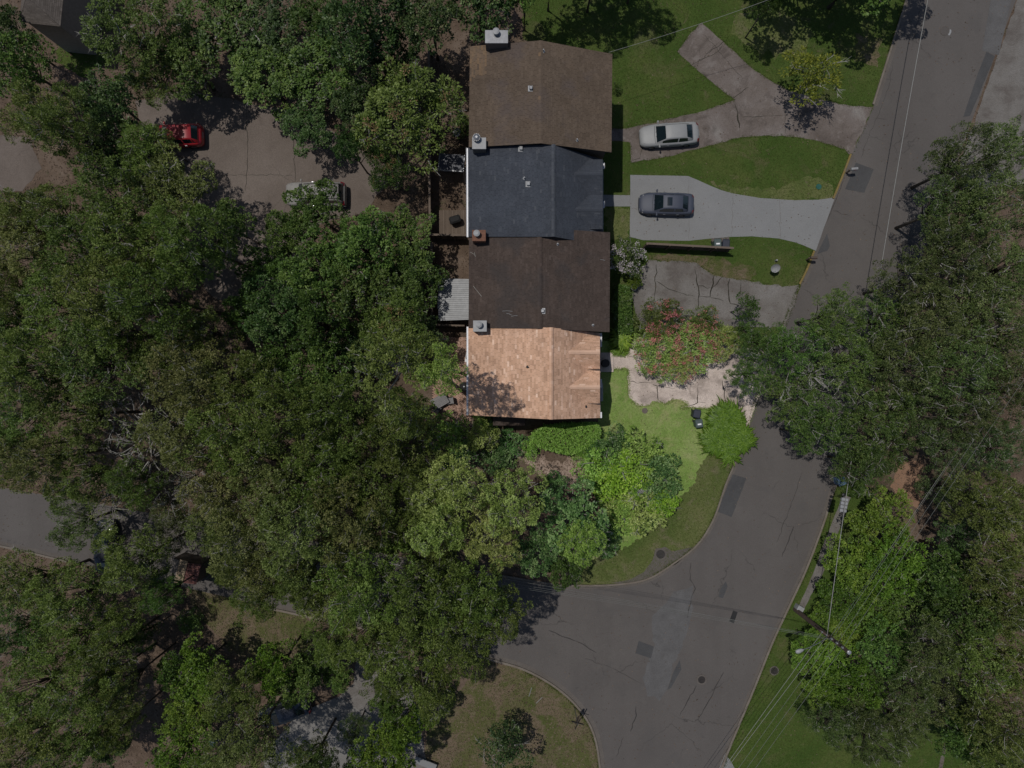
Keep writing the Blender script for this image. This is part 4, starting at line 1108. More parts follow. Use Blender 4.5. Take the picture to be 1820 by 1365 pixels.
def mailbox(label, px, py, rz, top):
    t = empty('mailbox', P(px, py, 0), rz, label, 'mailbox', 'mailboxes at the kerb')
    m = MB(); m.box((0, 0, .5), (.1, .1, 1.0)); m.build('post', M['pole'], t)
    m = MB(); m.box((.1, 0, .93), (.62, .08, .08)); m.build('arm', M['pole'], t)
    prof = [(-.11, 0), (.11, 0), (.11, .15)] + [(.11 * math.cos(a), .15 + .09 * math.sin(a)) for a in np.linspace(.3, math.pi - .3, 7)] + [(-.11, .15)]
    m = MB(); n = len(prof)
    vs = [(-.1, y, .975 + z) for y, z in prof] + [(.44, y, .975 + z) for y, z in prof]
    m.add(vs, [(i, (i + 1) % n, n + (i + 1) % n, n + i) for i in range(n)] + [tuple(range(n)), tuple(range(2 * n - 1, n - 1, -1))]); b = m.build('box', M[top], t)
    m = MB(); m.box((.445, 0, 1.06), (.015, .19, .17)); m.build('door', M[top], b)
    m = MB(); m.box((.2, -.125, 1.16), (.16, .012, .05)); m.build('flag', M['lamp_red'], b)
mailbox('pale topped mailbox on a post at the kerb beside the grey asphalt patch', 1503.5, 307.5, math.radians(5), 'white_dull')
mailbox('dark mailbox at the yellow kerb below the clean concrete drive', 1433, 462, math.radians(0), 'siding_brown')

def dish(label, px, py, z, r, az, mat='white_dull', tilt=40):
    t = empty('satellite_dish', P(px, py, 0), math.radians(az), label, 'satellite dish', 'satellite dishes')
    m = MB(); m.tube([(0, 0, 0), (0, 0, z)], .03, 8); m.build('mast', M['galv'], t)
    m = MB(); m.smooth = True
    rot = Matrix.Rotation(math.radians(tilt), 3, 'Y')
    prof = [(0.001, 0), (r * .4, .02), (r * .75, .07), (r, .13)]
    vs = []; f = []; n = 22
    for rr, zz in prof:
        for i in range(n):
            a = 2 * math.pi * i / n
            v = rot @ Vector((rr * math.cos(a), rr * .9 * math.sin(a), zz)); vs.append((v.x, v.y, v.z + z))
    for k in range(len(prof) - 1):
        for i in range(n):
            j = (i + 1) % n; f.append((k * n + i, k * n + j, (k + 1) * n + j, (k + 1) * n + i))
    m.add(vs, f); m.build('reflector', M[mat], t)
    e = rot @ Vector((r * .9, 0, .1)); h = rot @ Vector((r * .1, 0, .55))
    m = MB(); m.tube([(e.x, e.y, e.z + z), (h.x, h.y, h.z + z)], .014, 5); m.build('feed_arm', M['galv'], t)
    m = MB(); m.box((h.x, h.y, h.z + z), (.08, .08, .1)); m.build('feed_horn', M['white_dull'], t)
dish('white satellite dish on a mast in the lawn by the cracked drive', 1370.5, 479, 1.0, .4, 250)
dish('white satellite dish behind the top townhouse near the pale chimney cap', 816, 244, 1.2, .38, 200)
m = MB(); m.box((0, 0, .2), (.12, .12, .4)); o = m.build('utility_stake', M['white_dull']); o.location = P(1378, 463.5, 0); tag(o, 'small white stake in the lawn above the satellite dish', 'stake')

# wooden fence along the cracked drive, each board a piece
def fence(label, pts, h, board=.14, mat='wood', cap=True, rail_side=1, group=None, post_side=1):
    a = Vector(G2(*pts[0])); b = Vector(G2(*pts[1]))
    d = b - a; L = d.length; ang = math.atan2(d.y, d.x)
    t = empty('wooden_fence', (a.x, a.y, 0), ang, label, 'fence', group)
    n = int(L / board); rg = np.random.default_rng(int(pts[0][0]))
    meshes = []
    for v in range(5):
        m = MB(); hh = h * (1 + .012 * (v - 2)); m.box((0, 0, hh / 2), (board - .008, .022, hh), tint=v / 4); me = m.mesh('board'); me.materials.append(M[mat]); meshes.append(me)
    for k in range(n):
        o = link_mesh('board', meshes[int(rg.integers(5))], t, ((k + .5) * L / n, float(rg.normal(0, .004)), .03))
    pm_ = MB(); pm_.box((0, 0, h / 2 + .02), (.1, .1, h + .04)); pme = pm_.mesh('post'); pme.materials.append(M[mat])
    for k in range(int(L / 1.85) + 1): link_mesh('post', pme, t, (min(L - .05, .05 + k * 1.85), -.1 * post_side, 0))
    rm_ = MB(); rm_.box((L / 2, 0, 0), (L, .04, .09)); rme = rm_.mesh('rail'); rme.materials.append(M[mat])
    for z in (.3, h * .55, h - .25): link_mesh('rail', rme, t, (0, -.033 * post_side, z))
    if cap:
        m = MB(); m.box((L / 2, -.03 * post_side, h + .045), (L + .04, .16, .035), tint=.8); m.build('cap_board', M[mat], t)
    return t
fence('brown board fence beside the clean concrete drive, posts on its shaded side', [(1142, 439.5), (1292, 447.5)], 1.75)
fence('long board fence closing the yard behind the charcoal roof', [(768, 424), (767, 306)], 1.9, group='yard fences')
fence('board fence across the yard just behind the brick chimney', [(768, 425), (832, 426)], 1.9, group='yard fences')
fence('board fence behind the top townhouse in tree shade', [(768, 298), (766, 100)], 1.9, group='yard fences')
fence('board fence beside the corrugated lean-to under trees', [(772, 590), (771, 440)], 1.9, group='yard fences')
fence('short board fence between the lean-to yard and the tan roofed house', [(773, 580), (828, 581)], 1.9, group='yard fences')

# lean-to roof of ribbed panels behind the dark brown house
lt = empty('lean_to', P(808, 535, 0), 0, 'whitish ribbed panel lean-to roof behind the dark brown roofed house', 'lean-to')
A = P(779.5, 495, 3.0) - P(808, 535, 0); B = P(779, 570, 3.0) - P(808, 535, 0); C_ = P(836, 568, 3.6) - P(808, 535, 0); D_ = P(836, 496, 3.6) - P(808, 535, 0)
npan = 7; rg_ = np.random.default_rng(3)
for k in range(npan):
    u0, u1 = k / npan, (k + 1) / npan
    q = [A.lerp(B, u1), C_.lerp(D_, 1 - u1), C_.lerp(D_, 1 - u0), A.lerp(B, u0)]
    dz = Vector((0, 0, .02 * (k % 2) + float(rg_.uniform(0, .02))))
    sag = Vector((float(rg_.uniform(-.08, .08)), 0, 0))
    m = MB(); m.slab([q[0] + dz + sag, q[1] + dz, q[2] + dz, q[3] + dz + sag], .015)
    for s in (.2, .5, .8):
        a = (q[0].lerp(q[3], s)) + dz + sag; b = (q[1].lerp(q[2], s)) + dz
        m.tube([a + Vector((0, 0, .01)), b + Vector((0, 0, .01))], .018, 4)
    m.build('panel', M['white_dull'], lt)
for q in (A, B):
    m = MB(); m.box((q.x + .15, q.y * .92, 1.48), (.09, .09, 2.96)); m.build('post', M['wood'], lt)
m = MB(); m.tube([A + Vector((.15, 0, -.1)), B + Vector((.15, 0, -.1))], .05, 4); m.build('beam', M['wood'], lt)

# things in the small rear yards
gz = empty('garden_swing', P(806, 303, 0), math.radians(-4), 'dark canopied garden swing with pale frame legs in the shaded yard', 'garden swing')
m = MB(); m.slab([(-.95, -.6, 1.95), (.95, -.6, 1.95), (.95, .7, 2.05), (-.95, .7, 2.05)], .05); m.build('canopy', M['bin_navy'], gz)
for s in (-1, 1):
    m = MB(); m.tube([(s * 1.0, -1.0, 0), (s * 1.0, -.55, 1.95), (s * 1.0, .65, 2.0), (s * 1.0, 1.0, 0)], .05, 6); m.build('leg', M['galv'], gz)
m = MB(); m.tube([(-1.0, -.62, 1.97), (1.0, -.62, 1.97)], .05, 6); m.build('rail', M['galv'], gz)
m = MB(); m.bbox((0, 0, .5), (1.6, .55, .1), .03); m.box((0, .3, .8), (1.6, .08, .55)); m.build('seat', M['cushion'], gz)
for s in (-.7, .7):
    m = MB(); m.tube([(s, .05, .55), (s, .05, 1.96)], .012, 4); m.build('hanger', M['galv'], gz)
dk = empty('timber_deck', P(806, 398, 0), 0, 'small brown plank deck in the yard behind the charcoal roof', 'deck')
for k in range(16):
    m = MB(); m.box((-1.12 + k * .15, 0, .13), (.14, 2.2, .03), tint=random.random() * .6 + .4); m.build('plank', M['wood'], dk)
m = MB(); m.box((0, 0, .055), (2.3, 2.1, .1)); m.build('frame', M['wood'], dk)
gr = empty('grill', P(810, 394, 0.145), .3, 'black covered grill standing on the plank deck', 'grill')
m = MB(); m.bbox((0, 0, .75), (.95, .6, .5), .12); m.build('cover', M['rubber'], gr)
for sx in (-.35, .35):
    for sy in (-.2, .2):
        m = MB(); m.tube([(sx, sy, 0), (sx, sy, .52)], .025, 5); m.build('leg', M['metal_dark'], gr)

# brick patio and its furniture behind the tan-roofed house
pv = MB(); rg_ = np.random.default_rng(4)
PAT = [tuple(G2(*q)) for q in ((770, 600), (836, 600), (838, 770), (822, 768), (800, 745), (768, 742))]
xs = [p[0] for p in PAT]; ys = [p[1] for p in PAT]
bw, bh = .205, .105
pts = []
y = min(ys); row = 0
while y < max(ys):
    x = min(xs) + (bw / 2 if row % 2 else 0)
    while x < max(xs):
        pts.append((x + bw / 2, y + bh / 2)); x += bw
    y += bh; row += 1
pa = np.array(pts); ok = inside(PAT, pa[:, 0], pa[:, 1])
for x, y in pa[ok]:
    z = .03 + float(rg_.normal(0, .003)); t_ = float(np.clip(rg_.normal(.5, .28), 0, 1))
    a, b = bw / 2 - .007, bh / 2 - .007
    pv.add([(x - a, y - b, z), (x + a, y - b, z), (x + a, y + b, z), (x - a, y + b, z), (x - a, y - b, .008), (x + a, y - b, .008), (x + a, y + b, .008), (x - a, y + b, .008)], [(0, 1, 2, 3), (0, 4, 5, 1), (1, 5, 6, 2), (2, 6, 7, 3), (3, 7, 4, 0)], t_)
pat = sheet('patio', PAT, .010, M['paver_gap'])
o = pv.build('brick_paving', M['paver'], pat, recalc=False); o['kind'] = 'stuff'
tb = empty('patio_table', P(783, 713, .03), math.radians(30), 'grey patio table under tree branches on the brick patio', 'table')
for k in range(7):
    m = MB(); m.box((0, -.39 + k * .13, .72), (1.35, .12, .03)); m.build('slat', M['cushion'], tb)
for sx in (-1, 1):
    for sy in (-1, 1):
        m = MB(); m.box((sx * .58, sy * .35, .35), (.06, .06, .70)); m.build('leg', M['galv'], tb)
def chair(label, px, py, rz):
    t = empty('patio_chair', P(px, py, .03), rz, label, 'chair', 'patio chairs')
    m = MB(); m.bbox((0, 0, .42), (.55, .55, .1), .03); m.build('seat', M['cushion'], t)
    m = MB(); m.box((-.27, 0, .7), (.07, .55, .5)); m.build('backrest', M['cushion'], t)
    for sx in (-.22, .22):
        for sy in (-.22, .22):
            m = MB(); m.box((sx, sy, .19), (.05, .05, .38)); m.build('leg', M['metal_dark'], t)
    for sy in (-.28, .28):
        m = MB(); m.tube([(-.26, sy, .6), (.24, sy, .6), (.24, sy, .05)], .02, 5); m.build('armrest', M['metal_dark'], t)
chair('grey chair drawn up on the house side of the patio table', 801, 712, math.radians(190))
chair('grey chair at the lower left side of the patio table', 778, 727, math.radians(60))
kt = empty('kettle_grill', P(826, 687, .03), 0, 'round black kettle grill on the brick patio by the tan roof', 'grill')
m = MB(); m.smooth = True; m.lathe((0, 0, .42), [(.12, 0), (.28, .08), (.36, .24), (.37, .30), (.35, .36), (.25, .46), (.08, .5)], 24); m.build('bowl', M['rubber'], kt)
m = MB(); m.lathe((0, 0, .92), [(.05, 0), (.05, .05)], 10); m.build('handle', M['galv'], kt)
m = MB(); m.lathe((0, 0, .70), [(.38, 0), (.41, .015), (.38, .03)], 24, cap=False); m.build('rim', M['metal_dark'], kt)
for k in range(3):
    a = k * 2.094
    m = MB(); m.tube([(.15 * math.cos(a), .15 * math.sin(a), .45), (.32 * math.cos(a), .32 * math.sin(a), 0)], .018, 5); m.build('leg', M['galv'], kt)
wl = empty('cooler', P(834, 632, .03), math.radians(80), 'white box with dark lid beside the rear wall of the tan roofed house', 'cooler')
m = MB(); m.bbox((0, 0, .25), (1.2, .5, .48), .05); m.build('body', M['white'], wl)
m = MB(); m.bbox((.05, 0, .53), (.8, .4, .06), .03); m.build('lid', M['bin_navy'], wl)
dc = empty('air_conditioner', P(1074, 646, .02), 0, 'dark round topped condenser beside the doorstep of the tan roofed house', 'air conditioner')
dc.location.x += .02
m = MB(); m.lathe((0, 0, .14), [(.33, 0), (.33, .6), (.31, .62)], 24); m.build('casing', M['metal_dark'], dc)
m = MB()
for r in (.08, .15, .22, .29): m.lathe((0, 0, .765), [(r - .012, 0), (r - .012, .02), (r + .012, .02), (r + .012, 0)], 22, cap=False)
for k in range(4): m.box((0, 0, .775), (.6, .014, .012), k * math.pi / 4)
m.build('fan_guard', M['iron'], dc)
# pale bench slab by the tan roof front wall
o = box_part('planter_box', (0, 0, .2), (.35, 1.5, .4), 'white_dull', None, 0, .03); o.location = P(1067, 697, 0); tag(o, 'pale long planter box against the front wall of the tan roofed house', 'planter')
# potted clipped bush and pots by the cracked drive get their pots here
def pot(label, px, py, r, h, mat):
    t = empty('plant_pot', P(px, py, 0), 0, label, 'pot')
    m = MB(); m.lathe((0, 0, 0), [(r * .7, 0), (r, h), (r * 1.08, h), (r * 1.08, h + .05), (r * .9, h + .05), (r * .85, h - .02)], 20); m.build('pot', M[mat], t)
    m = MB(); m.lathe((0, 0, h - .05), [(r * .86, 0), (r * .86, .04)], 16); m.build('soil', M['crack'], t)
    return t
pot('dark square based pot under the round clipped bush', 1126, 512, .26, .4, 'white_dull')
pot('blue glazed pot under the white flowering shrub', 1121, 489, .2, .35, 'water_blue')

# red roofed shed, lower left
shd = empty('shed', P(348, 1003, 0), math.radians(-14), 'small shed with tan ridge panel and rusty red ribbed roof, lower left', 'shed')
m = MB(); m.box((0, 0, 1.0), (2.2, 1.55, 2.0)); m.build('wall', M['siding_brown'], shd)
m = MB(); m.slab([(-.42, -.95, 2.46), (.25, -.95, 2.5), (.25, .95, 2.5), (-.42, .95, 2.46)], .05); m.build('ridge_panel', M['tan_metal'], shd)
m = MB(); m.slab([(.24, -.82, 2.42), (1.2, -.82, 2.12), (1.2, .82, 2.12), (.24, .82, 2.42)], .03); rp = m.build('roof_panel', M['red_metal'], shd, )
for k in range(6):
    yy = -.7 + k * .28
    m = MB(); m.tube([(.26, yy, 2.43), (1.2, yy, 2.135)], .025, 4); m.build('rib', M['red_metal'], rp)
m = MB(); m.slab([(-1.3, -.82, 2.1), (-.4, -.82, 2.42), (-.4, .82, 2.42), (-1.3, .82, 2.1)], .03); m.build('roof_panel', M['chim_grey'], shd)

# pale slab bench and mustard tub at the bottom edge
bn = empty('bench', P(757, 1352, 0), math.radians(-22), 'pale grey slab bench at the bottom edge beside the bare lawn', 'bench')
m = MB(); m.bbox((0, 0, .45), (1.9, .55, .08), .02); m.build('seat', M['conc_new'], bn)
for s in (-.7, .7): box_part('leg', (s, 0, .205), (.12, .45, .41), 'conc_grey', bn)
tu = empty('tub', P(735, 1372, 0), 0, 'mustard yellow tub below the pale slab bench', 'tub'); m = MB(); m.lathe((0, 0, 0), [(.25, 0), (.34, .35), (.37, .36), (.33, .36), (.3, .3)], 18); m.build('body', M['yellow'], tu); m = MB(); m.tube([(-.36, 0, .3), (-.42, 0, .24), (-.36, 0, .2)], .015, 5); m.build('handle', M['yellow'], tu)

# blue bin half hidden at the kerb on the right
bb = empty('recycling_bin', P(1487, 853, 0), .3, 'blue lidded recycling bin at the right kerb, half under leaves', 'bin')
m = MB(); m.bbox((0, 0, .45), (.55, .58, .88), .05); m.build('body', M['water_blue'], bb)
m = MB(); m.bbox((0, 0, .94), (.62, .68, .1), .04); m.build('lid', M['water_blue'], bb)

# two pale sticks lying in the thin lawn
for k, (a, b) in enumerate((((945, 1222), (940, 1238)), ((964, 1239), (953, 1250)))):
    pa_, pb_ = P(*a, .03), P(*b, .03); mid = (pa_ + pb_) / 2
    m = MB(); m.tube([pa_ - mid, pb_ - mid], .022, 6); o = m.build('stick', M['white_dull']); o.location = mid
    tag(o, ['pale stick lying upper left in the thin lawn at the street corner', 'pale stick lying lower right in the thin lawn at the street corner'][k], 'stick', 'pale sticks lying in the thin lawn')

# street sign at the lower corner
sg = empty('street_sign', P(1021, 1257, 0), 0, 'dark street sign post with two crossed blades at the curved kerb', 'street sign')
m = MB(); m.tube([(0, 0, 0), (0, 0, 3.0)], .035, 8); m.build('post', M['galv'], sg)
for zz, a, col in ((2.9, math.radians(62), 'trim'), (2.7, math.radians(-15), 'trim')):
    m = MB(); m.box((0, 0, zz), (.95, .03, .2), a); m.build('name_blade', M[col], sg)
m = MB()
oc = [(.38 * math.cos(math.radians(22.5 + 45 * k)), .38 * math.sin(math.radians(22.5 + 45 * k))) for k in range(8)]
ca, sa = math.cos(math.radians(62)), math.sin(math.radians(62))
m.add([(ca * x + sa * d, sa * x - ca * d, 2.2 + y) for d in (.03, .05) for x, y in oc], [tuple(range(8)), tuple(range(15, 7, -1))] + [(i, (i + 1) % 8, 8 + (i + 1) % 8, 8 + i) for i in range(8)])
m.build('sign_plate', M['siding_brown'], sg)

# ------------------------------------------------------------------ utility pole, lamp and wires
PB = P(1413, 1083, 0)
up = empty('utility_pole', PB, 0, 'tall brown utility pole with a street lamp arm, right of the corner', 'utility pole')
m = MB(); m.tube([(0, 0, 0), (0, 0, 4.5), (0, 0, 9.45)], [.19, .165, .135], 12); m.build('pole', M['pole'], up)
m = MB(); m.lathe((0, 0, 9.45), [(.15, 0), (.15, .05), (.06, .09)], 12); m.build('cap', M['porcelain'], up)
WD = (P(1762, 782, 8.2) - P(1503, 1155, 8.2)).normalized()
WD.z = 0; WD.normalize(); WN = Vector((WD.y, -WD.x, 0))
for k, zz in enumerate((7.3, 8.15, 9.0)):
    m = MB(); m.tube([(0, 0, zz - .12), -WN * .32 + Vector((0, 0, zz - .02))], .03, 5); br = m.build('bracket', M['galv'], up)
    m = MB(); m.tube([-WN * .32 + Vector((0, 0, zz - .04)), -WN * .32 + Vector((0, 0, zz + .12))], [.07, .05], 8); m.build('insulator', M['porcelain'], br)
m = MB(); m.box((0, 0, 6.55), (1.9, .1, .12), math.atan2(WN.y, WN.x)); m.build('crossarm', M['pole'], up)
for s in (-.8, -.4, .4, .8):
    m = MB(); q = WN * s; m.lathe((q.x, q.y, 6.61), [(.05, 0), (.06, .08), (.03, .14)], 8); m.build('insulator', M['porcelain'], up)
lh = P(1421, 1157, 7.0) - PB
m = MB(); m.tube([(0, 0, 6.3), (lh.x * .35, lh.y * .35, 6.75), (lh.x * .7, lh.y * .7, 6.98), (lh.x * .92, lh.y * .92, 7.0)], [.035, .03, .028, .026], 6); arm = m.build('lamp_arm', M['galv'], up)
a = math.atan2(lh.y, lh.x)
m = MB(); m.smooth = True
vs = []; prof = [(-.34, .03, .05), (-.22, .11, .08), (0, .17, .11), (.2, .15, .09), (.3, .06, .05)]
for x, w, hgt in prof:
    for i in range(10):
        b = 2 * math.pi * i / 10
        yy = w * math.cos(b); zz = hgt * math.sin(b)
        vs.append((lh.x + x * math.cos(a) - yy * math.sin(a), lh.y + x * math.sin(a) + yy * math.cos(a), 7.0 + zz))
f = [(k * 10 + i, k * 10 + (i + 1) % 10, (k + 1) * 10 + (i + 1) % 10, (k + 1) * 10 + i) for k in range(4) for i in range(10)] + [tuple(range(10)), tuple(range(49, 39, -1))]
m.add(vs, f); m.build('lamp_head', M['white_dull'], arm)
ub = box_part('meter_box', (0, 0, .35), (.55, .42, .7), 'white_dull', None, 0, .03); ub.location = P(1417.5, 1078, 0); ub.rotation_euler = (0, 0, -.5); tag(ub, 'pale grey cabinet at the foot of the utility pole', 'cabinet')

def wire(name, label, a, b, sag, rad=.016, mat='wire', n=24, group=None, cat='wire', wob=0.0):
    a = Vector(a); b = Vector(b)
    pts = []
    for k in range(n + 1):
        t = k / n
        p = a.lerp(b, t); p.z -= sag * 4 * t * (1 - t)
        pts.append(p)
    o0 = a.copy()
    m = MB(); m.smooth = True; m.tube([p - o0 for p in pts], rad, 5)
    o = m.build(name, M[mat]); o.location = o0
    return tag(o, label, cat, group)
top = lambda z: Vector((PB.x, PB.y, z)) - WN * .32
for k, zz in enumerate((7.4, 8.25, 9.1)):
    nm = ['lowest', 'middle', 'topmost'][k]
    wire('power_line', nm + ' power line running from the pole up over the right hand trees', top(zz), top(zz) + WD * 48, .5, .010, 'wire', 24, 'power lines up from the pole')
    wire('power_line', nm + ' power line running from the pole down over the right hand lawn', top(zz), top(zz) - WD * 42, .5, .010, 'wire', 24, 'power lines down from the pole')
for k, (s, zz) in enumerate(((-.8, 6.7), (-.1, 6.3))):
    wire('telephone_line', ['upper thin line from the pole crossarm across the right lawn', 'lower pale line from the pole across the right lawn'][k], Vector((PB.x, PB.y, zz)) + WN * s, Vector((PB.x, PB.y, zz)) + WN * s - WD * 42 + Vector((-1.2 * k, 0, 0)), .5, .014, 'cable', 24, 'lines down from the crossarm')
wire('telephone_line', 'slack pale line from the crossarm up over the bright green right hand trees', Vector((PB.x, PB.y, 6.7)) - WN * .1, Vector((PB.x, PB.y, 6.9)) - WN * .1 + WD * 48, .4, .012, 'cable', 24, None)
for k, (dx, dz, yy) in enumerate(((0, 6.5, 1012), (.1, 6.85, 1016), (-.15, 7.2, 1019), (.15, 7.0, 1003))):
    wire('service_line', ['first', 'second', 'third', 'last'][k] + ' thin line crossing the street mouth from the pole, counting downwards', Vector((PB.x, PB.y, dz)), P(740, yy, 7.0), .55, .008, 'wire', 30, 'lines crossing the street mouth')
# long telephone cable up the main road
CA = Vector((PB.x - .1, PB.y + .1, 6.25)); CB = Vector((33.2, 40.0, 6.0))
wire('telephone_cable', 'long pale cable hanging along the main road to the top edge', CA, CB, 1.0, .027, 'cable', 44)
def on_cable(y):
    t = (y - CA.y) / (CB.y - CA.y); p = CA.lerp(CB, t); p.z -= 4 * t * (1 - t); return p
q = on_cable(P(0, 898, 5.6).y); q2 = on_cable(q.y + 1)
ca = math.atan2((q2 - q).y, (q2 - q).x)
sc = empty('splice_case', (q.x, q.y, q.z - .18), ca, 'pale grey ribbed splice case hanging on the cable above the right sidewalk', 'splice case')
for k in range(4):
    m = MB(); m.bbox((-.42 + k * .28, 0, 0), (.25, .52, .26), .05); m.build('ribbed_section', M['white_dull'], sc)
m = MB(); m.tube([(-.6, 0, .1), (-.2, 0, .17), (.2, 0, .17), (.6, 0, .1)], .03, 5); m.build('hanger', M['trim'], sc)
m = MB(); m.lathe((.75, .12, -.1), [(.13, 0), (.13, .14), (.06, .17)], 10); m.build('end_cap', M['trim'], sc)
# service drop to the top townhouse
wire('service_drop', 'twisted pale service wire reaching the top townhouse from the upper lawn', P(1082, 93, 6.4), P(1470, -40, 7.6), .5, .013, 'cable', 30)
# ------------------------------------------------------------------ vegetation
def unit(v):
    return v / np.maximum(np.linalg.norm(v, axis=-1, keepdims=True), 1e-9)

def leaf_quads(rg, pos, out, size, asp=0.5, up=0.8, rnd=0.7):
    """leaf-sized faces at pos, long axis along 'out', facing up and outwards"""
    n = len(pos)
    ax = unit(out + rg.normal(0, 0.35, (n, 3)))
    nr = unit(out * 0.25 + np.array([0, 0, up]) + rg.normal(0, rnd * 0.5, (n, 3)))
    sd_ = unit(np.cross(nr, ax)); nr = np.cross(ax, sd_)
    L = size * rg.uniform(0.65, 1.25, (n, 1)); Wd = L * asp
    droop = nr * (-0.12 * L)
    V = np.empty((n, 4, 3))
    V[:, 0] = pos
    V[:, 1] = pos + ax * L * 0.5 + sd_ * Wd * 0.5
    V[:, 2] = pos + ax * L + droop
    V[:, 3] = pos + ax * L * 0.5 - sd_ * Wd * 0.5
    return V

def make_crown(seed, R, Hc, z0, nl, tuft_den, lpt, leaf, asp=0.5, tr=0.34, flat=0.72, lobe_r=(0.26, 0.40), twigs=26, seeds=0, trunk_r=0.17, bare=0.0, gap=0.15):
    """crown of radius R between heights z0 and z0+Hc; lobes of leaf tufts on limbs"""
    rg = np.random.default_rng(seed)
    lobes = []
    ga = 2.399963
    for i in range(nl):
        r = R * math.sqrt((i + 0.4) / nl) * 0.80
        a = i * ga + rg.uniform(-.45, .45)
        lr = R * rg.uniform(*lobe_r) * (1.12 - 0.28 * r / R)
        z = z0 + Hc * (0.72 - 0.46 * (r / R) ** 2 + rg.uniform(-.22, .22))
        lobes.append((r * math.cos(a) + rg.normal(0, .06 * R), r * math.sin(a) + rg.normal(0, .06 * R), z, lr))
    lobes = np.array(lobes)
    T, O = [], []
    for i, (x, y, z, lr) in enumerate(lobes):
        nt = max(6, int(2 * math.pi * lr * lr * tuft_den))
        d = unit(rg.normal(0, 1, (nt * 2, 3)))
        d = d[d[:, 2] > -0.35][:nt]
        k = rg.uniform(0.72, 1.12, (len(d), 1))
        p = np.array([x, y, z]) + d * lr * k * np.array([1, 1, flat])
        keep = np.ones(len(p), bool)
        for j, (X, Y, Z, LR) in enumerate(lobes):
            if j == i: continue
            q = (p - np.array([X, Y, Z])) / np.array([LR, LR, LR * flat])
            keep &= (q ** 2).sum(1) > 0.42
        keep &= rg.random(len(p)) > gap
        T.append(p[keep]); O.append(d[keep])
    T = np.concatenate(T); O = np.concatenate(O)
    nT = len(T)
    # leaves: a rosette of lpt leaves per tuft
    tt = np.repeat(np.arange(nT), lpt)
    o = rg.normal(0, 1, (len(tt), 3)) * np.array([1, 1, .7])
    o = unit(o + O[tt] * 0.9)
    rad = tr * (0.3 + 0.7 * np.sqrt(rg.random((len(tt), 1)))) * rg.uniform(0.7, 1.3, (nT, 1))[tt]
    pos = T[tt] + o * rad
    V = leaf_quads(rg, pos, o, leaf, asp)
    tuft_t = np.clip(rg.normal(0.5, 0.23, nT), 0, 1)
    lobe_shift = 0.0
    tint = np.clip(tuft_t[tt] + rg.normal(0, 0.13, len(tt)), 0, 1)
    if bare > 0:
        kp = rg.random(nT) > bare
        kp = kp[tt]; V = V[kp]; tint = tint[kp]
    crown = quads_mesh('crown', V, tint)
    # trunk and limbs
    tm = MB(); tm.smooth = True
    zt = z0 + Hc * 0.18
    bend = rg.normal(0, .25, 2)
    tm.tube([(0, 0, -.05), (bend[0] * .3, bend[1] * .3, zt * .5), (bend[0], bend[1], zt)], [trunk_r * 1.25, trunk_r, trunk_r * .8], 8, tint=.35)
    for (x, y, z, lr) in lobes:
        b0 = Vector((bend[0], bend[1], zt * rg.uniform(.75, 1.0)))
        e = Vector((x, y, z))
        m1 = b0.lerp(e, .5) + Vector((rg.normal(0, .15), rg.normal(0, .15), .25))
        tm.tube([b0, m1, e], [trunk_r * .5, trunk_r * .33, trunk_r * .14], 5, tint=.45)
    trunk = tm.mesh('trunk', recalc=False)
    # fine twigs, some of them poking out of the leaves, pale grey
    wm = MB()
    if twigs:
        for k in range(twigs):
            i = int(rg.integers(nT))
            li = int(np.argmin(((lobes[:, :3] - T[i]) ** 2).sum(1)))
            s = Vector(lobes[li, :3]); e = Vector(T[i])
            d = (e - s).normalized() if (e - s).length > .05 else Vector((0, 0, 1))
            d = (d + Vector((rg.normal(0, .3), rg.normal(0, .3), .12))).normalized()
            q1 = e + d * rg.uniform(.35, 1.0)
            wm.tube([s.lerp(e, .4), e, q1], [.038, .028, .011], 4, tint=float(rg.uniform(.4, 1)), cap=False)
            for f_ in range(3):
                dd = (d + Vector((rg.normal(0, .7), rg.normal(0, .7), rg.normal(0, .3)))).normalized()
                b = e.lerp(q1, rg.uniform(0, .7))
                wm.tube([b, b + dd * rg.uniform(.2, .55)], [.019, .008], 3, tint=float(rg.uniform(.5, 1)), cap=False)
    tw = wm.mesh('twigs', recalc=False) if twigs else None
    sm_ = None
    if seeds:
        top = np.argsort(-T[:, 2] + rg.normal(0, .8, nT))[:max(seeds * 6, 10)]
        ch = rg.choice(top, seeds, replace=False)
        pp, oo = [], []
        for i in ch:
            n = 46
            d = unit(rg.normal(0, 1, (n, 3)) + np.array([0, 0, .6]))
            pp.append(T[i] + np.array([0, 0, .3]) + d * rg.uniform(.05, .42, (n, 1)) * np.array([1, 1, .5])); oo.append(d)
        pp = np.concatenate(pp); oo = np.concatenate(oo)
        sm_ = quads_mesh('seed_clusters', leaf_quads(rg, pp, oo, .15, .6), rg.random(len(pp)))
    return dict(crown=crown, trunk=trunk, twigs=tw, seeds=sm_, R=R, zmid=z0 + Hc * .62)

PROTO = {}
def proto(key, variants, **kw):
    PROTO[key] = [make_crown(1000 + 37 * i + sum(map(ord, key)), **kw) for i in range(variants)]
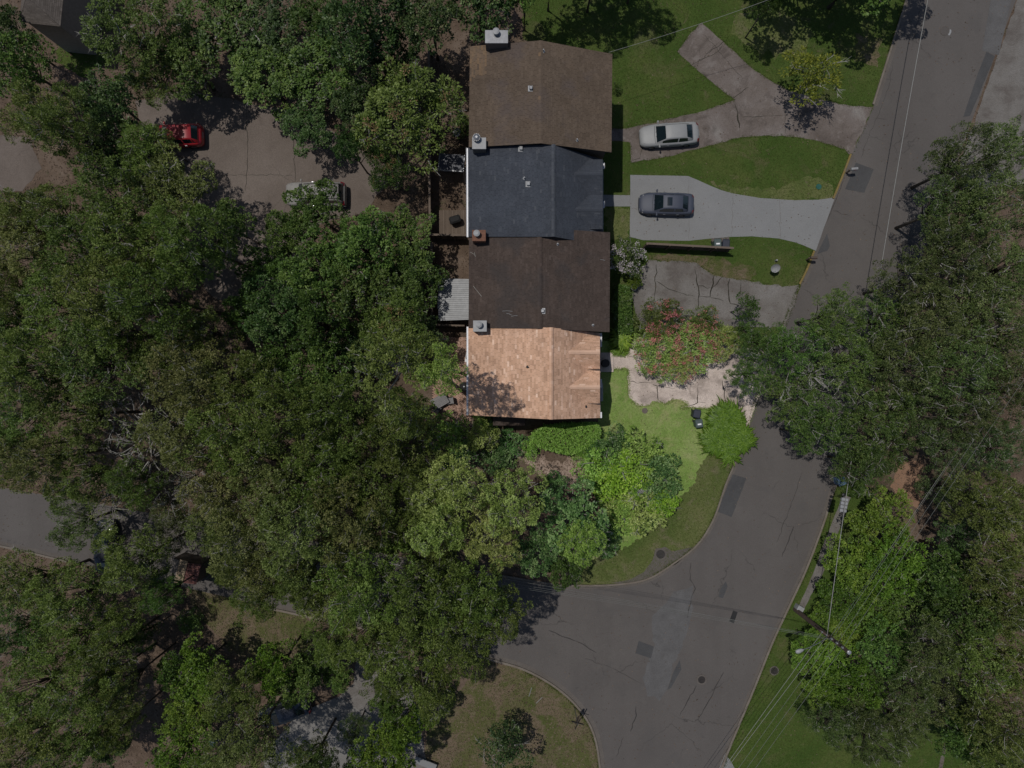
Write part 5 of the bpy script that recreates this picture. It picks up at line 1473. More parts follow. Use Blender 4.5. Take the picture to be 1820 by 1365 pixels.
#      kind            n   R      height ...
proto('olive', 4, R=4.6, Hc=6.4, z0=5.6, nl=20, tuft_den=2.7, lpt=46, leaf=.20, asp=.48, tr=.38, flat=1.15, lobe_r=(.18, .29), twigs=40)
proto('green', 4, R=4.0, Hc=5.4, z0=4.4, nl=16, tuft_den=2.6, lpt=42, leaf=.25, asp=.62, tr=.40, flat=1.1, lobe_r=(.19, .31), twigs=16)
proto('laurel', 3, R=3.8, Hc=3.8, z0=3.6, nl=24, tuft_den=3.0, lpt=38, leaf=.25, asp=.42, tr=.36, flat=1.0, lobe_r=(.16, .24), twigs=6, gap=.05)
proto('grey', 3, R=4.6, Hc=4.8, z0=4.8, nl=28, tuft_den=3.2, lpt=46, leaf=.165, asp=.5, tr=.36, flat=1.0, lobe_r=(.14, .24), twigs=50)
proto('seedy', 2, R=4.0, Hc=4.6, z0=4.0, nl=13, tuft_den=2.8, lpt=40, leaf=.24, asp=.42, tr=.42, flat=1.0, lobe_r=(.23, .34), twigs=18, seeds=11)
proto('tall', 2, R=3.6, Hc=6.0, z0=14.5, nl=15, tuft_den=3.0, lpt=40, leaf=.20, asp=.5, tr=.36, flat=1.0, lobe_r=(.2, .32), twigs=22, trunk_r=.24)
proto('bare', 2, R=3.6, Hc=3.4, z0=4.4, nl=11, tuft_den=3.0, lpt=14, leaf=.17, tr=.4, twigs=110, bare=.55)
proto('small', 3, R=2.2, Hc=2.6, z0=2.0, nl=9, tuft_den=6.0, lpt=20, leaf=.20, asp=.5, tr=.30, twigs=14, trunk_r=.09)
proto('bush', 3, R=1.7, Hc=1.5, z0=.5, nl=11, tuft_den=8.0, lpt=20, leaf=.16, asp=.55, tr=.24, twigs=5, trunk_r=.06, gap=.03)

LAND = [('red hatchback', 330, 245), ('cream wagon', 560, 345), ('brown roof', 960, 170), ('charcoal roof', 950, 340), ('dark brown roof', 958, 500), ('tan roof', 950, 665), ('silver sedan', 1188, 242), ('utility pole', 1450, 1115), ('red shed roof', 352, 1000), ('blue black car', 186, 970), ('curved kerb', 1000, 1235), ('pale concrete patch', 590, 1290), ('grey house roof', 60, 15), ('clay clearing', 1618, 850), ('splice case', 1486, 897), ('verge manhole', 1376, 1192), ('orange seeded tree', 725, 215), ('red flowering shrub', 1215, 610), ('white lean-to', 806, 535), ('left edge street', 80, 915), ('bare grey tree', 235, 770), ('parking court', 440, 280), ('thin lawn', 420, 1110), ('drain apron', 1170, 990), ('top road end', 1720, 60), ('patio table', 785, 715), ('teal bin', 380, 1320), ('bottom right lawn', 1500, 1340), ('pale slab bench', 757, 1352), ('bottom left corner', 0, 1365), ('top edge middle', 910, 0), ('right edge middle', 1820, 682), ('bottom right corner', 1820, 1365), ('left edge middle', 0, 682)]
USED = set()
def direction(dx, dy):
    a = math.degrees(math.atan2(-dy, dx)) % 360
    return ['right of', 'up and right of', 'above', 'up and left of', 'left of', 'down and left of', 'below', 'down and right of'][int((a + 22.5) // 45) % 8]
def label_for(desc, px, py, skip=None):
    d = sorted(((math.hypot(px - x, py - y), n, x, y) for n, x, y in LAND if n != skip))
    def ph(q, near=True):
        far = 'just ' if q[0] < 95 else ('well ' if q[0] > 260 else '')
        return far + direction(px - q[2], py - q[3]) + ' the ' + q[1]
    for a in range(0, 5):
        for b in range(a + 1, 10):
            l = f"{desc} {ph(d[a])}, {ph(d[b])}"
            w = l.replace(',', '').split()
            if l not in USED and len(w) <= 16:
                USED.add(l); return l
    l = f"{desc} {ph(d[0])}, {direction(px - d[11][2], py - d[11][3])} the {d[11][1]}"
    USED.add(l); return l

TREES = []
def tree(kind, mat, px, py, r, hs=1.0, desc=None, name=None, cat='tree', group=None, var=None, rz=None, sz=None, bark='bark_grey', label=None):
    """crown whose middle shows at px, py with a radius of r photo pixels"""
    pr = PROTO[kind][(len(TREES) if var is None else var) % len(PROTO[kind])]
    s0 = 1.0
    zmid = pr['zmid'] * hs
    s = r * (H - zmid) / F / pr['R']
    p = P(px, py, zmid)
    t = empty(name or {'olive': 'oak_tree', 'grey': 'oak_tree', 'green': 'broadleaf_tree', 'laurel': 'laurel_tree', 'seedy': 'seeding_tree', 'bare': 'bare_tree', 'tall': 'tall_tree', 'small': 'small_tree', 'bush': 'shrub'}[kind], (p.x, p.y, 0), RNG.uniform(0, 6.28) if rz is None else rz, label or label_for(desc, px, py), cat, group)
    t.scale = (s, s, hs if sz is None else sz)
    for nm, key, mt in (('crown', 'crown', mat), ('trunk', 'trunk', bark), ('twigs', 'twigs', 'bark_grey'), ('seed_clusters', 'seeds', 'seed_orange')):
        me = pr[key]
        if me is None: continue
        if not me.materials: me.materials.append(M[mt])
        o = link_mesh(nm, me, t)
        o.material_slots[0].link = 'OBJECT'
        o.material_slots[0].material = M[mt]
        if key in ('twigs', 'seeds'): o['kind'] = 'stuff'
    TREES.append((px, py, t))
    return t

OL, BZ, GR, BR_, GY, DK = 'leaf_olive', 'leaf_bronze', 'leaf_green', 'leaf_bright', 'leaf_grey', 'leaf_dark'
D = {OL: 'olive tree crown', BZ: 'bronze tree crown', GR: 'green tree crown', BR_: 'bright tree crown', GY: 'grey-green tree crown', DK: 'dark tree crown'}
LIST = [
 # top left
 ('green', GR, 35, 115, 66, .85), ('olive', OL, 235, 55, 98, 1.0), ('olive', OL, 275, 135, 62, .7), ('green', GR, 395, 50, 92, 1.0), ('green', GR, 330, 110, 66, .85),
 ('green', DK, 480, 60, 75, .85), ('green', GR, 470, 135, 74, .9), ('green', GR, 572, 128, 78, .9), ('green', DK, 650, 40, 88, .95), ('green', GR, 560, 30, 55, .9),
 ('green', DK, 700, 100, 66, .8), ('green', DK, 760, 25, 70, .9), ('green', DK, 850, -10, 80, .9), ('green', DK, 545, 225, 52, .75), ('green', DK, 640, 190, 60, .65), ('green', GR, 935, -30, 50, .9),
 ('olive', OL, 60, 200, 66, .9), ('green', DK, 8, 55, 46, .7), ('olive', OL, 120, 225, 72, 1.0), ('green', DK, 190, 175, 66, .75), ('green', DK, 200, 265, 66, .7),
 ('olive', OL, 250, 275, 66, .98), ('olive', OL, 276, 248, 32, .75), ('olive', OL, 300, 335, 92, 1.08), ('olive', OL, 190, 360, 90, 1.0), ('olive', OL, 75, 375, 76, .9), ('olive', BZ, 40, 450, 80, .95), ('olive', OL, 15, 395, 50, .8), ('olive', OL, 5, 520, 56, .8), ('olive', OL, 5, 650, 56, .85), ('olive', GR, 8, 800, 50, .8), ('olive', OL, 200, 590, 60, .9),
 ('olive', OL, 135, 440, 86, 1.0), ('olive', OL, 245, 430, 96, 1.1), ('olive', OL, 340, 430, 86, 1.0), ('green', GR, 400, 400, 55, .85), ('olive', OL, 190, 520, 92, 1.0), ('olive', OL, 90, 545, 90, .95), ('olive', OL, 285, 530, 92, 1.05), ('olive', OL, 350, 590, 60, .9),
 ('green', GR, 20, 580, 68, .9),
 # middle, towards the houses
 ('green', GR, 555, 374, 62, .8), ('green', DK, 622, 262, 36, .75), ('green', GR, 500, 415, 50, .8), ('green', GR, 640, 435, 76, .95), ('green', GR, 720, 425, 66, .8), ('green', GR, 560, 485, 74, .95), ('green', GR, 650, 520, 76, .9), ('green', GR, 735, 505, 58, .8), ('green', GR, 470, 480, 56, .75), ('green', DK, 490, 560, 70, .85), ('green', GR, 440, 560, 54, .8),
 ('green', GR, 560, 575, 66, .9), ('seedy', OL, 705, 575, 70, 1.0), ('green', GR, 480, 660, 62, .95), ('green', GR, 570, 665, 66, .95), ('green', DK, 620, 620, 52, .7), ('green', DK, 745, 600, 50, .7),
 # left middle
 ('olive', OL, 60, 655, 82, .95), ('olive', GR, 165, 640, 92, 1.0), ('olive', OL, 265, 645, 66, .9), ('olive', BZ, 345, 670, 92, 1.08), ('olive', OL, 425, 690, 84, 1.0), ('olive', GR, 30, 735, 74, .95), ('olive', OL, 130, 740, 82, 1.0), ('olive', BZ, 55, 820, 70, .9),
 ('olive', BZ, 330, 770, 84, 1.05), ('olive', OL, 410, 775, 88, 1.1), ('olive', OL, 505, 745, 90, 1.0), ('olive', OL, 600, 740, 90, 1.05), ('olive', OL, 690, 760, 86, 1.0), ('olive', OL, 735, 840, 72, .95), ('olive', BZ, 480, 840, 96, 1.12), ('olive', OL, 575, 850, 86, 1.0), ('olive', OL, 655, 850, 80, .95),
 ('olive', BZ, 400, 870, 84, 1.0), ('bare', GY, 320, 872, 64, .9), ('olive', OL, 235, 860, 54, .85), ('olive', OL, 140, 850, 62, .85), ('grey', GY, 135, 930, 64, .8),
 ('olive', BZ, 620, 925, 88, 1.12), ('olive', OL, 700, 930, 84, 1.0), ('olive', BZ, 535, 945, 92, 1.0), ('olive', BZ, 440, 965, 86, 1.05), ('olive', OL, 770, 985, 72, .9), ('olive', BZ, 390, 935, 60, .9),
 ('olive', OL, 238, 990, 72, .85), ('grey', GY, 310, 930, 58, .8), ('olive', GR, 290, 1055, 44, .7), ('olive', OL, 425, 1020, 40, .75), ('olive', BZ, 475, 1015, 56, .8), ('olive', OL, 460, 1062, 52, .8), ('olive', OL, 528, 1032, 56, .85),
 # lower left
 ('olive', OL, 50, 1040, 76, .9), ('olive', OL, 125, 1060, 76, .95), ('olive', GR, 30, 1130, 70, .9), ('olive', OL, 110, 1150, 66, .95), ('olive', OL, 185, 1160, 66, .9), ('olive', OL, 50, 1230, 80, 1.0), ('olive', OL, 145, 1240, 76, .95), ('olive', OL, 30, 1330, 84, .95), ('olive', OL, 120, 1330, 70, .85), ('green', DK, 190, 1320, 50, .6), ('olive', OL, 212, 1105, 46, .75), ('olive', OL, 205, 1225, 54, .85), ('olive', OL, 205, 1300, 44, .75), ('olive', GR, 250, 1130, 30, .6),
 ('green', BR_, 345, 1195, 62, .7), ('green', GR, 310, 1190, 36, .65), ('laurel', BR_, 335, 1270, 62, .8), ('laurel', BR_, 320, 1345, 66, .8), ('olive', OL, 415, 1235, 60, .9), ('olive', BZ, 440, 1320, 76, 1.0), ('olive', OL, 375, 1390, 60, .9), ('green', BR_, 485, 1190, 46, .8), ('green', GR, 520, 1215, 56, .85), ('green', GR, 552, 1185, 36, .6),
 ('olive', OL, 572, 1055, 80, .9), ('olive', OL, 590, 1130, 50, .85), ('olive', OL, 650, 1040, 92, 1.05), ('olive', OL, 740, 1060, 90, 1.05), ('olive', OL, 830, 1060, 86, 1.0), ('olive', OL, 650, 1130, 72, .95), ('olive', OL, 735, 1150, 84, 1.0), ('olive', OL, 825, 1135, 72, .9), ('olive', OL, 880, 1080, 68, .9), ('olive', OL, 770, 1220, 58, .85), ('olive', OL, 690, 1200, 50, .85),
 ('green', BR_, 722, 1290, 52, .8), ('green', GR, 690, 1245, 38, .7), ('green', BR_, 690, 1350, 62, .8), ('grey', GY, 632, 1300, 36, .5), ('olive', OL, 560, 1345, 46, .6), ('olive', GR, 540, 1385, 60, .85), ('green', GR, 600, 1200, 36, .55), ('green', GR, 640, 1370, 40, .7),
 # right hand wood
 ('grey', GY, 1720, 285, 80, .95), ('grey', GY, 1680, 370, 76, .9), ('grey', GY, 1790, 270, 70, .9), ('grey', GY, 1770, 380, 88, 1.0), ('grey', GY, 1705, 450, 84, .95), ('grey', GY, 1800, 480, 84, 1.0), ('grey', GY, 1620, 500, 70, .85), ('grey', GY, 1740, 545, 90, 1.0), ('grey', GY, 1655, 580, 84, .95),
 ('grey', GR, 1570, 570, 74, .85), ('grey', GR, 1480, 560, 60, .8), ('grey', GR, 1510, 640, 74, .85), ('grey', GR, 1420, 620, 62, .75), ('grey', GR, 1355, 610, 54, .65), ('grey', GR, 1335, 665, 48, .65), ('grey', GY, 1600, 655, 80, .95), ('grey', GY, 1705, 650, 86, 1.0), ('grey', GY, 1800, 600, 84, 1.0), ('grey', GR, 1410, 705, 62, .75),
 ('grey', GR, 1470, 745, 68, .8), ('grey', GR, 1550, 745, 84, .95), ('grey', GY, 1645, 735, 80, .9), ('grey', GR, 1530, 825, 62, .8), ('grey', GR, 1430, 770, 42, .7), ('grey', GY, 1730, 735, 64, .85), ('grey', GY, 1800, 690, 60, .85), ('grey', DK, 1690, 800, 56, .7), ('grey', GR, 1575, 800, 54, .8), ('grey', DK, 1780, 800, 66, .75), ('grey', DK, 1680, 870, 48, .6),
 ('olive', OL, 1750, 890, 72, .95), ('olive', OL, 1800, 930, 76, 1.0), ('grey', DK, 1710, 960, 56, .7), ('olive', OL, 1765, 1010, 70, .95), ('green', GR, 1680, 1020, 62, .85),
 ('laurel', BR_, 1570, 925, 66, .75), ('laurel', BR_, 1530, 1000, 66, .75), ('laurel', BR_, 1600, 1000, 70, .8), ('laurel', BR_, 1502, 1058, 54, .5), ('laurel', BR_, 1552, 1085, 64, .5), ('laurel', GR, 1640, 1085, 70, .8), ('laurel', BR_, 1440, 1160, 46, .38), ('laurel', BR_, 1466, 1108, 34, .3), ('laurel', BR_, 1506, 1128, 44, .4), ('laurel', BR_, 1500, 1190, 62, .42), ('laurel', GR, 1585, 1160, 66, .8), ('laurel', BR_, 1535, 1225, 58, .7), ('laurel', BR_, 1470, 1225, 44, .45),
 ('green', GR, 1720, 1090, 62, .85), ('olive', OL, 1795, 1085, 70, .95), ('grey', GY, 1660, 1160, 66, .85), ('olive', OL, 1740, 1180, 72, .95), ('olive', OL, 1810, 1190, 66, .95), ('grey', GY, 1620, 1230, 62, .8), ('grey', GY, 1690, 1245, 62, .85), ('olive', OL, 1770, 1270, 72, .95), ('grey', GY, 1480, 1290, 50, .7), ('grey', GY, 1560, 1320, 62, .75), ('grey', GY, 1610, 1290, 50, .7), ('green', GR, 1720, 1305, 62, .8), ('olive', OL, 1800, 1340, 72, .9), ('grey', GY, 1535, 1270, 40, .65),
 # off the top of the frame: these throw the shade on the upper lawn
 ('green', GR, 1070, -150, 80, 1.0), ('green', GR, 985, -95, 56, 1.0), ('olive', OL, 1065, -85, 56, .9), ('olive', OL, 1150, -110, 54, 1.0), ('green', GR, 1440, -120, 110, 1.0), ('green', GR, 1560, -90, 96, 1.0), ('green', GR, 1370, 0, 30, .8), ('green', GR, 1665, -110, 60, 1.0),
]
for q in LIST:
    up_ = .8 if (q[2] > 720 and 800 < q[3] < 1000) else 1.25 if (500 < q[2] < 950 and q[3] > 690 and (q[2] > 640 or q[3] < 1000) and not (q[2] > 640 and q[3] < 960)) else .72 if (200 < q[2] < 600 and -20 < q[3] < 360) else 1.0
    tree(q[0], q[1], q[2], q[3], q[4] * .95, q[5] * up_ * float(RNG.uniform(.86, 1.14)), D[q[1]], bark='bark_brown')

# trees with a look of their own
LAND = [q for q in LAND]
tree('seedy', 'leaf_olive', 722, 205, 98, 1.05, label='broad olive tree with rusty orange seed clusters left of the brown roof', var=0)
tree('seedy', 'leaf_green', 690, 300, 44, .8, label='leafy lower tree under the orange seeded tree, beside the yard fence', var=1)
tree('bare', 'leaf_grey', 232, 765, 88, 1.0, label='half bare grey tree with tangled dead twigs on the left side', var=0)
tree('bare', 'leaf_olive', 190, 880, 60, .9, label='thin grey twiggy tree leaning over the left hand street', var=1)
tree('bare', 'leaf_green', 1440, 685, 66, .9, label='tree with long pale bare limbs hanging over the main road', var=1)
tree('small', 'leaf_yellow', 1447, 130, 52, 1.2, label='small yellow green tree in the lawn above the stained drive', group=None)
tree('small', 'leaf_green', 1328, 545, 26, 1.15, label='slim sapling growing at the edge of the cracked drive', var=1)
tree('small', 'leaf_dark', 895, 1330, 46, 1.0, label='dark spiky young tree in the thin lawn left of the street sign', var=2)
tree('tall', 'leaf_sungreen', 783, 655, 50, 1.0, label='tall sunny green tree overhanging the patio of the tan roofed house', var=0)
tree('tall', 'leaf_olive', 700, 640, 80, .98, label='tall broad olive tree just left of the patio tree', var=1)
tree('tall', 'leaf_olive', 722, 735, 50, .85, label='tall olive tree down and left of the patio tree', var=0)
tree('olive', 'leaf_sun', 800, 865, 74, 1.15, label='sunlit olive tree below the brick patio, left of the earth path', var=1)  # corner yard crowns take leaf colours with the highlight painted in
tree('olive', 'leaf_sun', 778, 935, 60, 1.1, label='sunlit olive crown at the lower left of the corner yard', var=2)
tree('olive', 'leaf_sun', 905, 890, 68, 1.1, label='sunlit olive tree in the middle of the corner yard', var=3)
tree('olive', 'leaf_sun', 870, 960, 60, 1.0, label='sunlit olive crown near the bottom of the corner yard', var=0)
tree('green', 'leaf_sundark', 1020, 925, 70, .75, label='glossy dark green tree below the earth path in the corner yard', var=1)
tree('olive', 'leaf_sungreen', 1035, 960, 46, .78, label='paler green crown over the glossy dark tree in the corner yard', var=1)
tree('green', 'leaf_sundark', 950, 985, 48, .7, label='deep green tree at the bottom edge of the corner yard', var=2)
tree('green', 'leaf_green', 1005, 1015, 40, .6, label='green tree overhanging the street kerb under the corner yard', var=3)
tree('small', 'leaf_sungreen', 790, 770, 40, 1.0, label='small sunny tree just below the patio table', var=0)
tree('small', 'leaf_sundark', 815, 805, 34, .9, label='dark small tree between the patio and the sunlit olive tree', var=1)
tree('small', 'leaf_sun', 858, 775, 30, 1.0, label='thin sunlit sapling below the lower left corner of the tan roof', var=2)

def bush(label, mat, px, py, r, hs, name='shrub', var=None, sz=None, group=None, cat='shrub'):
    return tree('bush', mat, px, py, r, hs, name=name, cat=cat, var=var, label=label, sz=sz, bark='bark_brown', group=group)
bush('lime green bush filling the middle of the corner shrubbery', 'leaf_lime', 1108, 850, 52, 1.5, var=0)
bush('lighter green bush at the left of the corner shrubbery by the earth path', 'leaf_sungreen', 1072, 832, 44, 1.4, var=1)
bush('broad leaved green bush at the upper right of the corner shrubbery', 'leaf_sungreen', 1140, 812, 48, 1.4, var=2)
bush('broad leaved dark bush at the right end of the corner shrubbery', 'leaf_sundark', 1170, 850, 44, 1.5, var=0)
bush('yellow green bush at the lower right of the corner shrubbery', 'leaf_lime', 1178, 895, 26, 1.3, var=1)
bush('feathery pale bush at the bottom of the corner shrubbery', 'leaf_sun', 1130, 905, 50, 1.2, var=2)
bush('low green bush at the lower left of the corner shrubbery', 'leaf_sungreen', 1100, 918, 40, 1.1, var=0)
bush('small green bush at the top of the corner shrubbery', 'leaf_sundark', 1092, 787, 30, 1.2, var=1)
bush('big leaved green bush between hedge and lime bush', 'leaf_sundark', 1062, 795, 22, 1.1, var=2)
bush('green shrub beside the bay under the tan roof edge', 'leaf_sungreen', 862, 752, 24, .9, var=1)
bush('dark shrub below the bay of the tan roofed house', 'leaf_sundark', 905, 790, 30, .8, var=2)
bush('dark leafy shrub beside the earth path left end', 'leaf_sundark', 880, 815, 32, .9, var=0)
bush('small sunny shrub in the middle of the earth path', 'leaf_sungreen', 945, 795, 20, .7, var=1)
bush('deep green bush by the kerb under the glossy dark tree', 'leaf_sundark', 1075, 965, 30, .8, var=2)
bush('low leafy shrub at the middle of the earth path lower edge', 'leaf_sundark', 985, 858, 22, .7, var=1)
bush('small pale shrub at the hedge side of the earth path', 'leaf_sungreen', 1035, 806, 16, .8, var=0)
bush('round clipped bush in a pot beside the cracked drive', 'leaf_bright', 1128, 501, 13, .75, var=0)
bush('low green hedge bush beside the front wall of the dark brown roofed house', 'leaf_green', 1105, 535, 20, .6, var=1)
bush('lower green bush below the hedge bush at the dark brown house', 'leaf_green', 1108, 568, 20, .6, var=2)
bush('shaded shrub at the upper front corner of the brown roofed house', 'leaf_green', 1096, 155, 9, .5, var=2)
bush('dark vine covered shrub beside the silver dish behind the top house', 'leaf_green', 822, 225, 22, .8, var=0)
bush('shrub by the red ribbed shed roof', 'leaf_dark', 395, 1010, 30, .9, var=1)
bush('shady shrub right of the red ribbed shed', 'leaf_dark', 440, 1005, 26, .8, var=2)
bush('low dark shrub in the shade of the thin lawn', 'leaf_green', 335, 1105, 22, .6, var=0)

def blossom(t, n_cl, per, mat, seed, r, z, size=.12, spread=.28):
    """flower clusters carried by a shrub"""
    rg = np.random.default_rng(seed)
    pp, oo, tt = [], [], []
    for k in range(n_cl):
        a = rg.uniform(0, 6.28); q = math.sqrt(rg.random()) * r
        c = np.array([q * math.cos(a), q * math.sin(a), z * (1 - .28 * (q / r) ** 2)])
        d = unit(rg.normal(0, 1, (per, 3)) + np.array([0, 0, .8]))
        pp.append(c + d * rg.uniform(.02, spread, (per, 1))); oo.append(d); tt.append(np.clip(rg.normal(.5, .25, per), 0, 1))
    me = quads_mesh('flowers', leaf_quads(rg, np.concatenate(pp), np.concatenate(oo), size, .7), np.concatenate(tt))
    me.materials.append(M[mat])
    o = link_mesh('flowers', me, t); o['kind'] = 'stuff'
    return o
# red flowering shrubs; those over the pinkish drive have highlit leaf colour
PROTO['flowery'] = [make_crown(77, R=2.3, Hc=1.9, z0=.9, nl=14, tuft_den=8.5, lpt=24, leaf=.17, asp=.4, tr=.3, twigs=14, trunk_r=.07, gap=.12)] + [make_crown(78, R=2.0, Hc=1.8, z0=.9, nl=12, tuft_den=8.5, lpt=24, leaf=.17, asp=.4, tr=.3, twigs=14, trunk_r=.07, gap=.12)]
for k, (px, py, r, lab, n, mt) in enumerate(((1170, 622, 46, 'coral red flowering shrub spreading over the left of the pinkish drive', 46, 'leaf_sun'), (1238, 615, 48, 'coral red flowering shrub over the middle of the pinkish drive', 44, 'leaf_sun'), (1178, 568, 40, 'shaded red flowering shrub at the bottom of the cracked drive', 40, 'leaf_olive'), (1248, 570, 32, 'sparser red flowering shrub right of the cracked drive end', 16, 'leaf_olive'), (1284, 612, 34, 'green shrub with few red flowers at the right of the pinkish drive', 10, 'leaf_sun'), (1212, 652, 30, 'lowest red flowering shrub reaching over the pinkish drive', 24, 'leaf_sun'))):
    pr = PROTO['flowery'][k % 2]
    zmid = pr['zmid']; s = r * (H - zmid) / F / pr['R']
    p = P(px, py, zmid)
    t = empty('flowering_shrub', (p.x, p.y, 0), RNG.uniform(0, 6.28), lab, 'shrub', 'red flowering shrubs')
    t.scale = (s, s, 1.0)
    for nm, key, m_ in (('crown', 'crown', mt), ('stems', 'trunk', 'bark_brown'), ('twigs', 'twigs', 'bark_grey')):
        me = pr[key]
        if not me.materials: me.materials.append(M[m_])
        o = link_mesh(nm, me, t); o.material_slots[0].link = 'OBJECT'; o.material_slots[0].material = M[m_]
        if nm == 'twigs': o['kind'] = 'stuff'
    blossom(t, int(n * 1.5), 16, 'flower_red', 300 + k, pr['R'] * .95, 2.95, .11, .2)
t = bush('white flowering shrub at the front corner of the dark brown roof', 'leaf_grey', 1115, 458, 32, 1.5, var=1, name='flowering_shrub')
blossom(t, 60, 22, 'flower_white', 21, 1.75, 1.9, .11, .25)
t = bush('white blossomed bush among the corner shrubbery', 'leaf_sungreen', 1133, 868, 20, 1.35, var=2, name='flowering_shrub')
blossom(t, 3, 40, 'flower_white', 22, .8, 2.0, .2, .3)
t = bush('bush with one white bloom beside the glossy dark tree', 'leaf_sundark', 1086, 945, 18, 1.0, var=0, name='flowering_shrub')
blossom(t, 2, 40, 'flower_white', 23, .5, 2.0, .2, .3)

# clipped hedge under the tan roof edge
def hedge(label, px_poly, h, mat, seed, leaf=.15, den=420, name='hedge'):
    rg = np.random.default_rng(seed)
    w = [(P(x, y, h).x, P(x, y, h).y) for x, y in px_poly]
    xs, ys = [p[0] for p in w], [p[1] for p in w]
    area = (max(xs) - min(xs)) * (max(ys) - min(ys))
    n = int(area * den)
    x = rg.uniform(min(xs), max(xs), n); y = rg.uniform(min(ys), max(ys), n)
    k = inside(w, x, y); x, y = x[k], y[k]
    z = h + .14 * np.sin(x * 3.1 + 1) * np.cos(y * 2.7) + .09 * np.sin(x * 7 + y * 5) + rg.normal(0, .05, len(x)) - .12 * (rg.random(len(x)) < .25)
    top = np.stack([x, y, z], 1); out = unit(np.stack([rg.normal(0, .5, len(x)), rg.normal(0, .5, len(x)), np.full(len(x), .6)], 1))
    P_, O_ = [top], [out]
    for i in range(len(w)):
        a = np.array(w[i]); b = np.array(w[(i + 1) % len(w)]); L = np.linalg.norm(b - a)
        m_ = int(L * h * den * .7); u = rg.random(m_)
        q = a + (b - a) * u[:, None] + rg.normal(0, .07, (m_, 2))
        P_.append(np.column_stack([q, rg.uniform(.05, h, m_)])); d = (b - a) / L
        cen = np.mean(np.array(w), 0); nr = np.array([d[1], -d[0]]); 
        if nr @ (a - cen) < 0: nr = -nr
        O_.append(unit(np.column_stack([np.tile(nr, (m_, 1)), np.full(m_, .3)]) + rg.normal(0, .5, (m_, 3))))
    P_, O_ = np.concatenate(P_), np.concatenate(O_)
    c = np.array([np.mean(xs), np.mean(ys), 0])
    t = empty(name, tuple(c), 0, label, 'hedge')
    me = quads_mesh('foliage', leaf_quads(rg, P_ - c, O_, leaf, .6), np.clip(rg.normal(.5, .22, len(P_)), 0, 1)); me.materials.append(M[mat]); link_mesh('foliage', me, t)
    m = MB()
    for q in range(9):
        i = int(rg.integers(len(top))); a = top[i] - c
        m.tube([(a[0] * .8, a[1] * .8, 0), (a[0] * .85, a[1] * .85, h * .5), (a[0] * .95, a[1] * .95, a[2] - .25)], [.035, .025, .01], 5)
    m.build('stems', M['bark_brown'], t, recalc=False)
    return t
hedge('broad clipped light green hedge under the south edge of the tan roof', [(968, 762), (1000, 758), (1040, 757), (1062, 756), (1066, 772), (1058, 785), (1040, 795), (1012, 806), (985, 800), (960, 792), (948, 775)], 1.9, 'leaf_sungreen', 31)
hedge('low clipped hedge strip beside the front wall of the dark brown roofed house', [(1098, 508), (1118, 512), (1122, 590), (1098, 590)], 1.0, 'leaf_green', 32)

# strap leaved clumps
def strap_clump(label, px_list, mat, seed, blade=.8, n=420, wid=.035, name='strap_leaved_clump'):
    rg = np.random.default_rng(seed)
    cs = [P(x, y, 0) for x, y in px_list]
    c = sum(cs, Vector()) / len(cs)
    V = []; T = []
    for q in cs:
        b0 = np.array([q.x - c.x, q.y - c.y, 0]) + np.column_stack([rg.normal(0, .14, (n, 2)), np.zeros(n)])
        a = rg.uniform(0, 2 * np.pi, n); L = blade * rg.uniform(.6, 1.2, n); lean = rg.uniform(.25, 1.0, n)
        d = np.column_stack([np.cos(a), np.sin(a), np.zeros(n)]); s = np.column_stack([-np.sin(a), np.cos(a), np.zeros(n)])
        up = np.array([0, 0, 1.0])
        p0 = b0; p1 = b0 + d * (L * lean * .35)[:, None] + up * (L * .62)[:, None]
        p2 = b0 + d * (L * lean * .8)[:, None] + up * (L * (.75 - .25 * lean))[:, None]
        p3 = b0 + d * (L * lean * 1.1)[:, None] + up * (L * (.6 - .55 * lean))[:, None]
        p3[:, 2] = np.maximum(p3[:, 2], .03)
        w = wid
        tv = np.clip(rg.normal(.5, .2, n), 0, 1)
        for A, B, wa, wb in ((p0, p1, .7, 1), (p1, p2, 1, .8), (p2, p3, .8, .15)):
            V.append(np.stack([A - s * w * wa, A + s * w * wa, B + s * w * wb, B - s * w * wb], 1)); T.append(tv)
    me = quads_mesh('leaves', np.concatenate(V), np.concatenate(T)); me.materials.append(M[mat])
    t = empty(name, (c.x, c.y, 0), 0, label, 'plant')
    link_mesh('leaves', me, t)
    m = MB()
    for q in cs: m.lathe((q.x - c.x, q.y - c.y, 0), [(.12, 0), (.09, .12), (.03, .2)], 8)
    m.build('crown_base', M['bark_brown'], t)
    return t
rr_ = np.random.default_rng(5)
cl = []
for k in range(46):
    a = rr_.uniform(0, 6.28); q = math.sqrt(rr_.random())
    cl.append((1291 + 29 * q * math.cos(a) * (1 + .2 * math.sin(3 * a)), 768 + 41 * q * math.sin(a) * (1 + .15 * math.cos(4 * a))))
strap_clump('large bright green strap leaved clump at the road edge beside the bins', cl, 'leaf_strap', 51, 1.0, 190)
strap_clump('spiky strap leaved plant at the front corner of the tan roofed house', [(1100, 598), (1108, 602), (1104, 606)], 'leaf_strap', 52, 1.0, 160, .05)
strap_clump('low strap leaved fringe along the upper edge of the pinkish drive path', [(1090, 625), (1100, 625), (1108, 627)], 'leaf_strap', 53, .35, 80, .02)

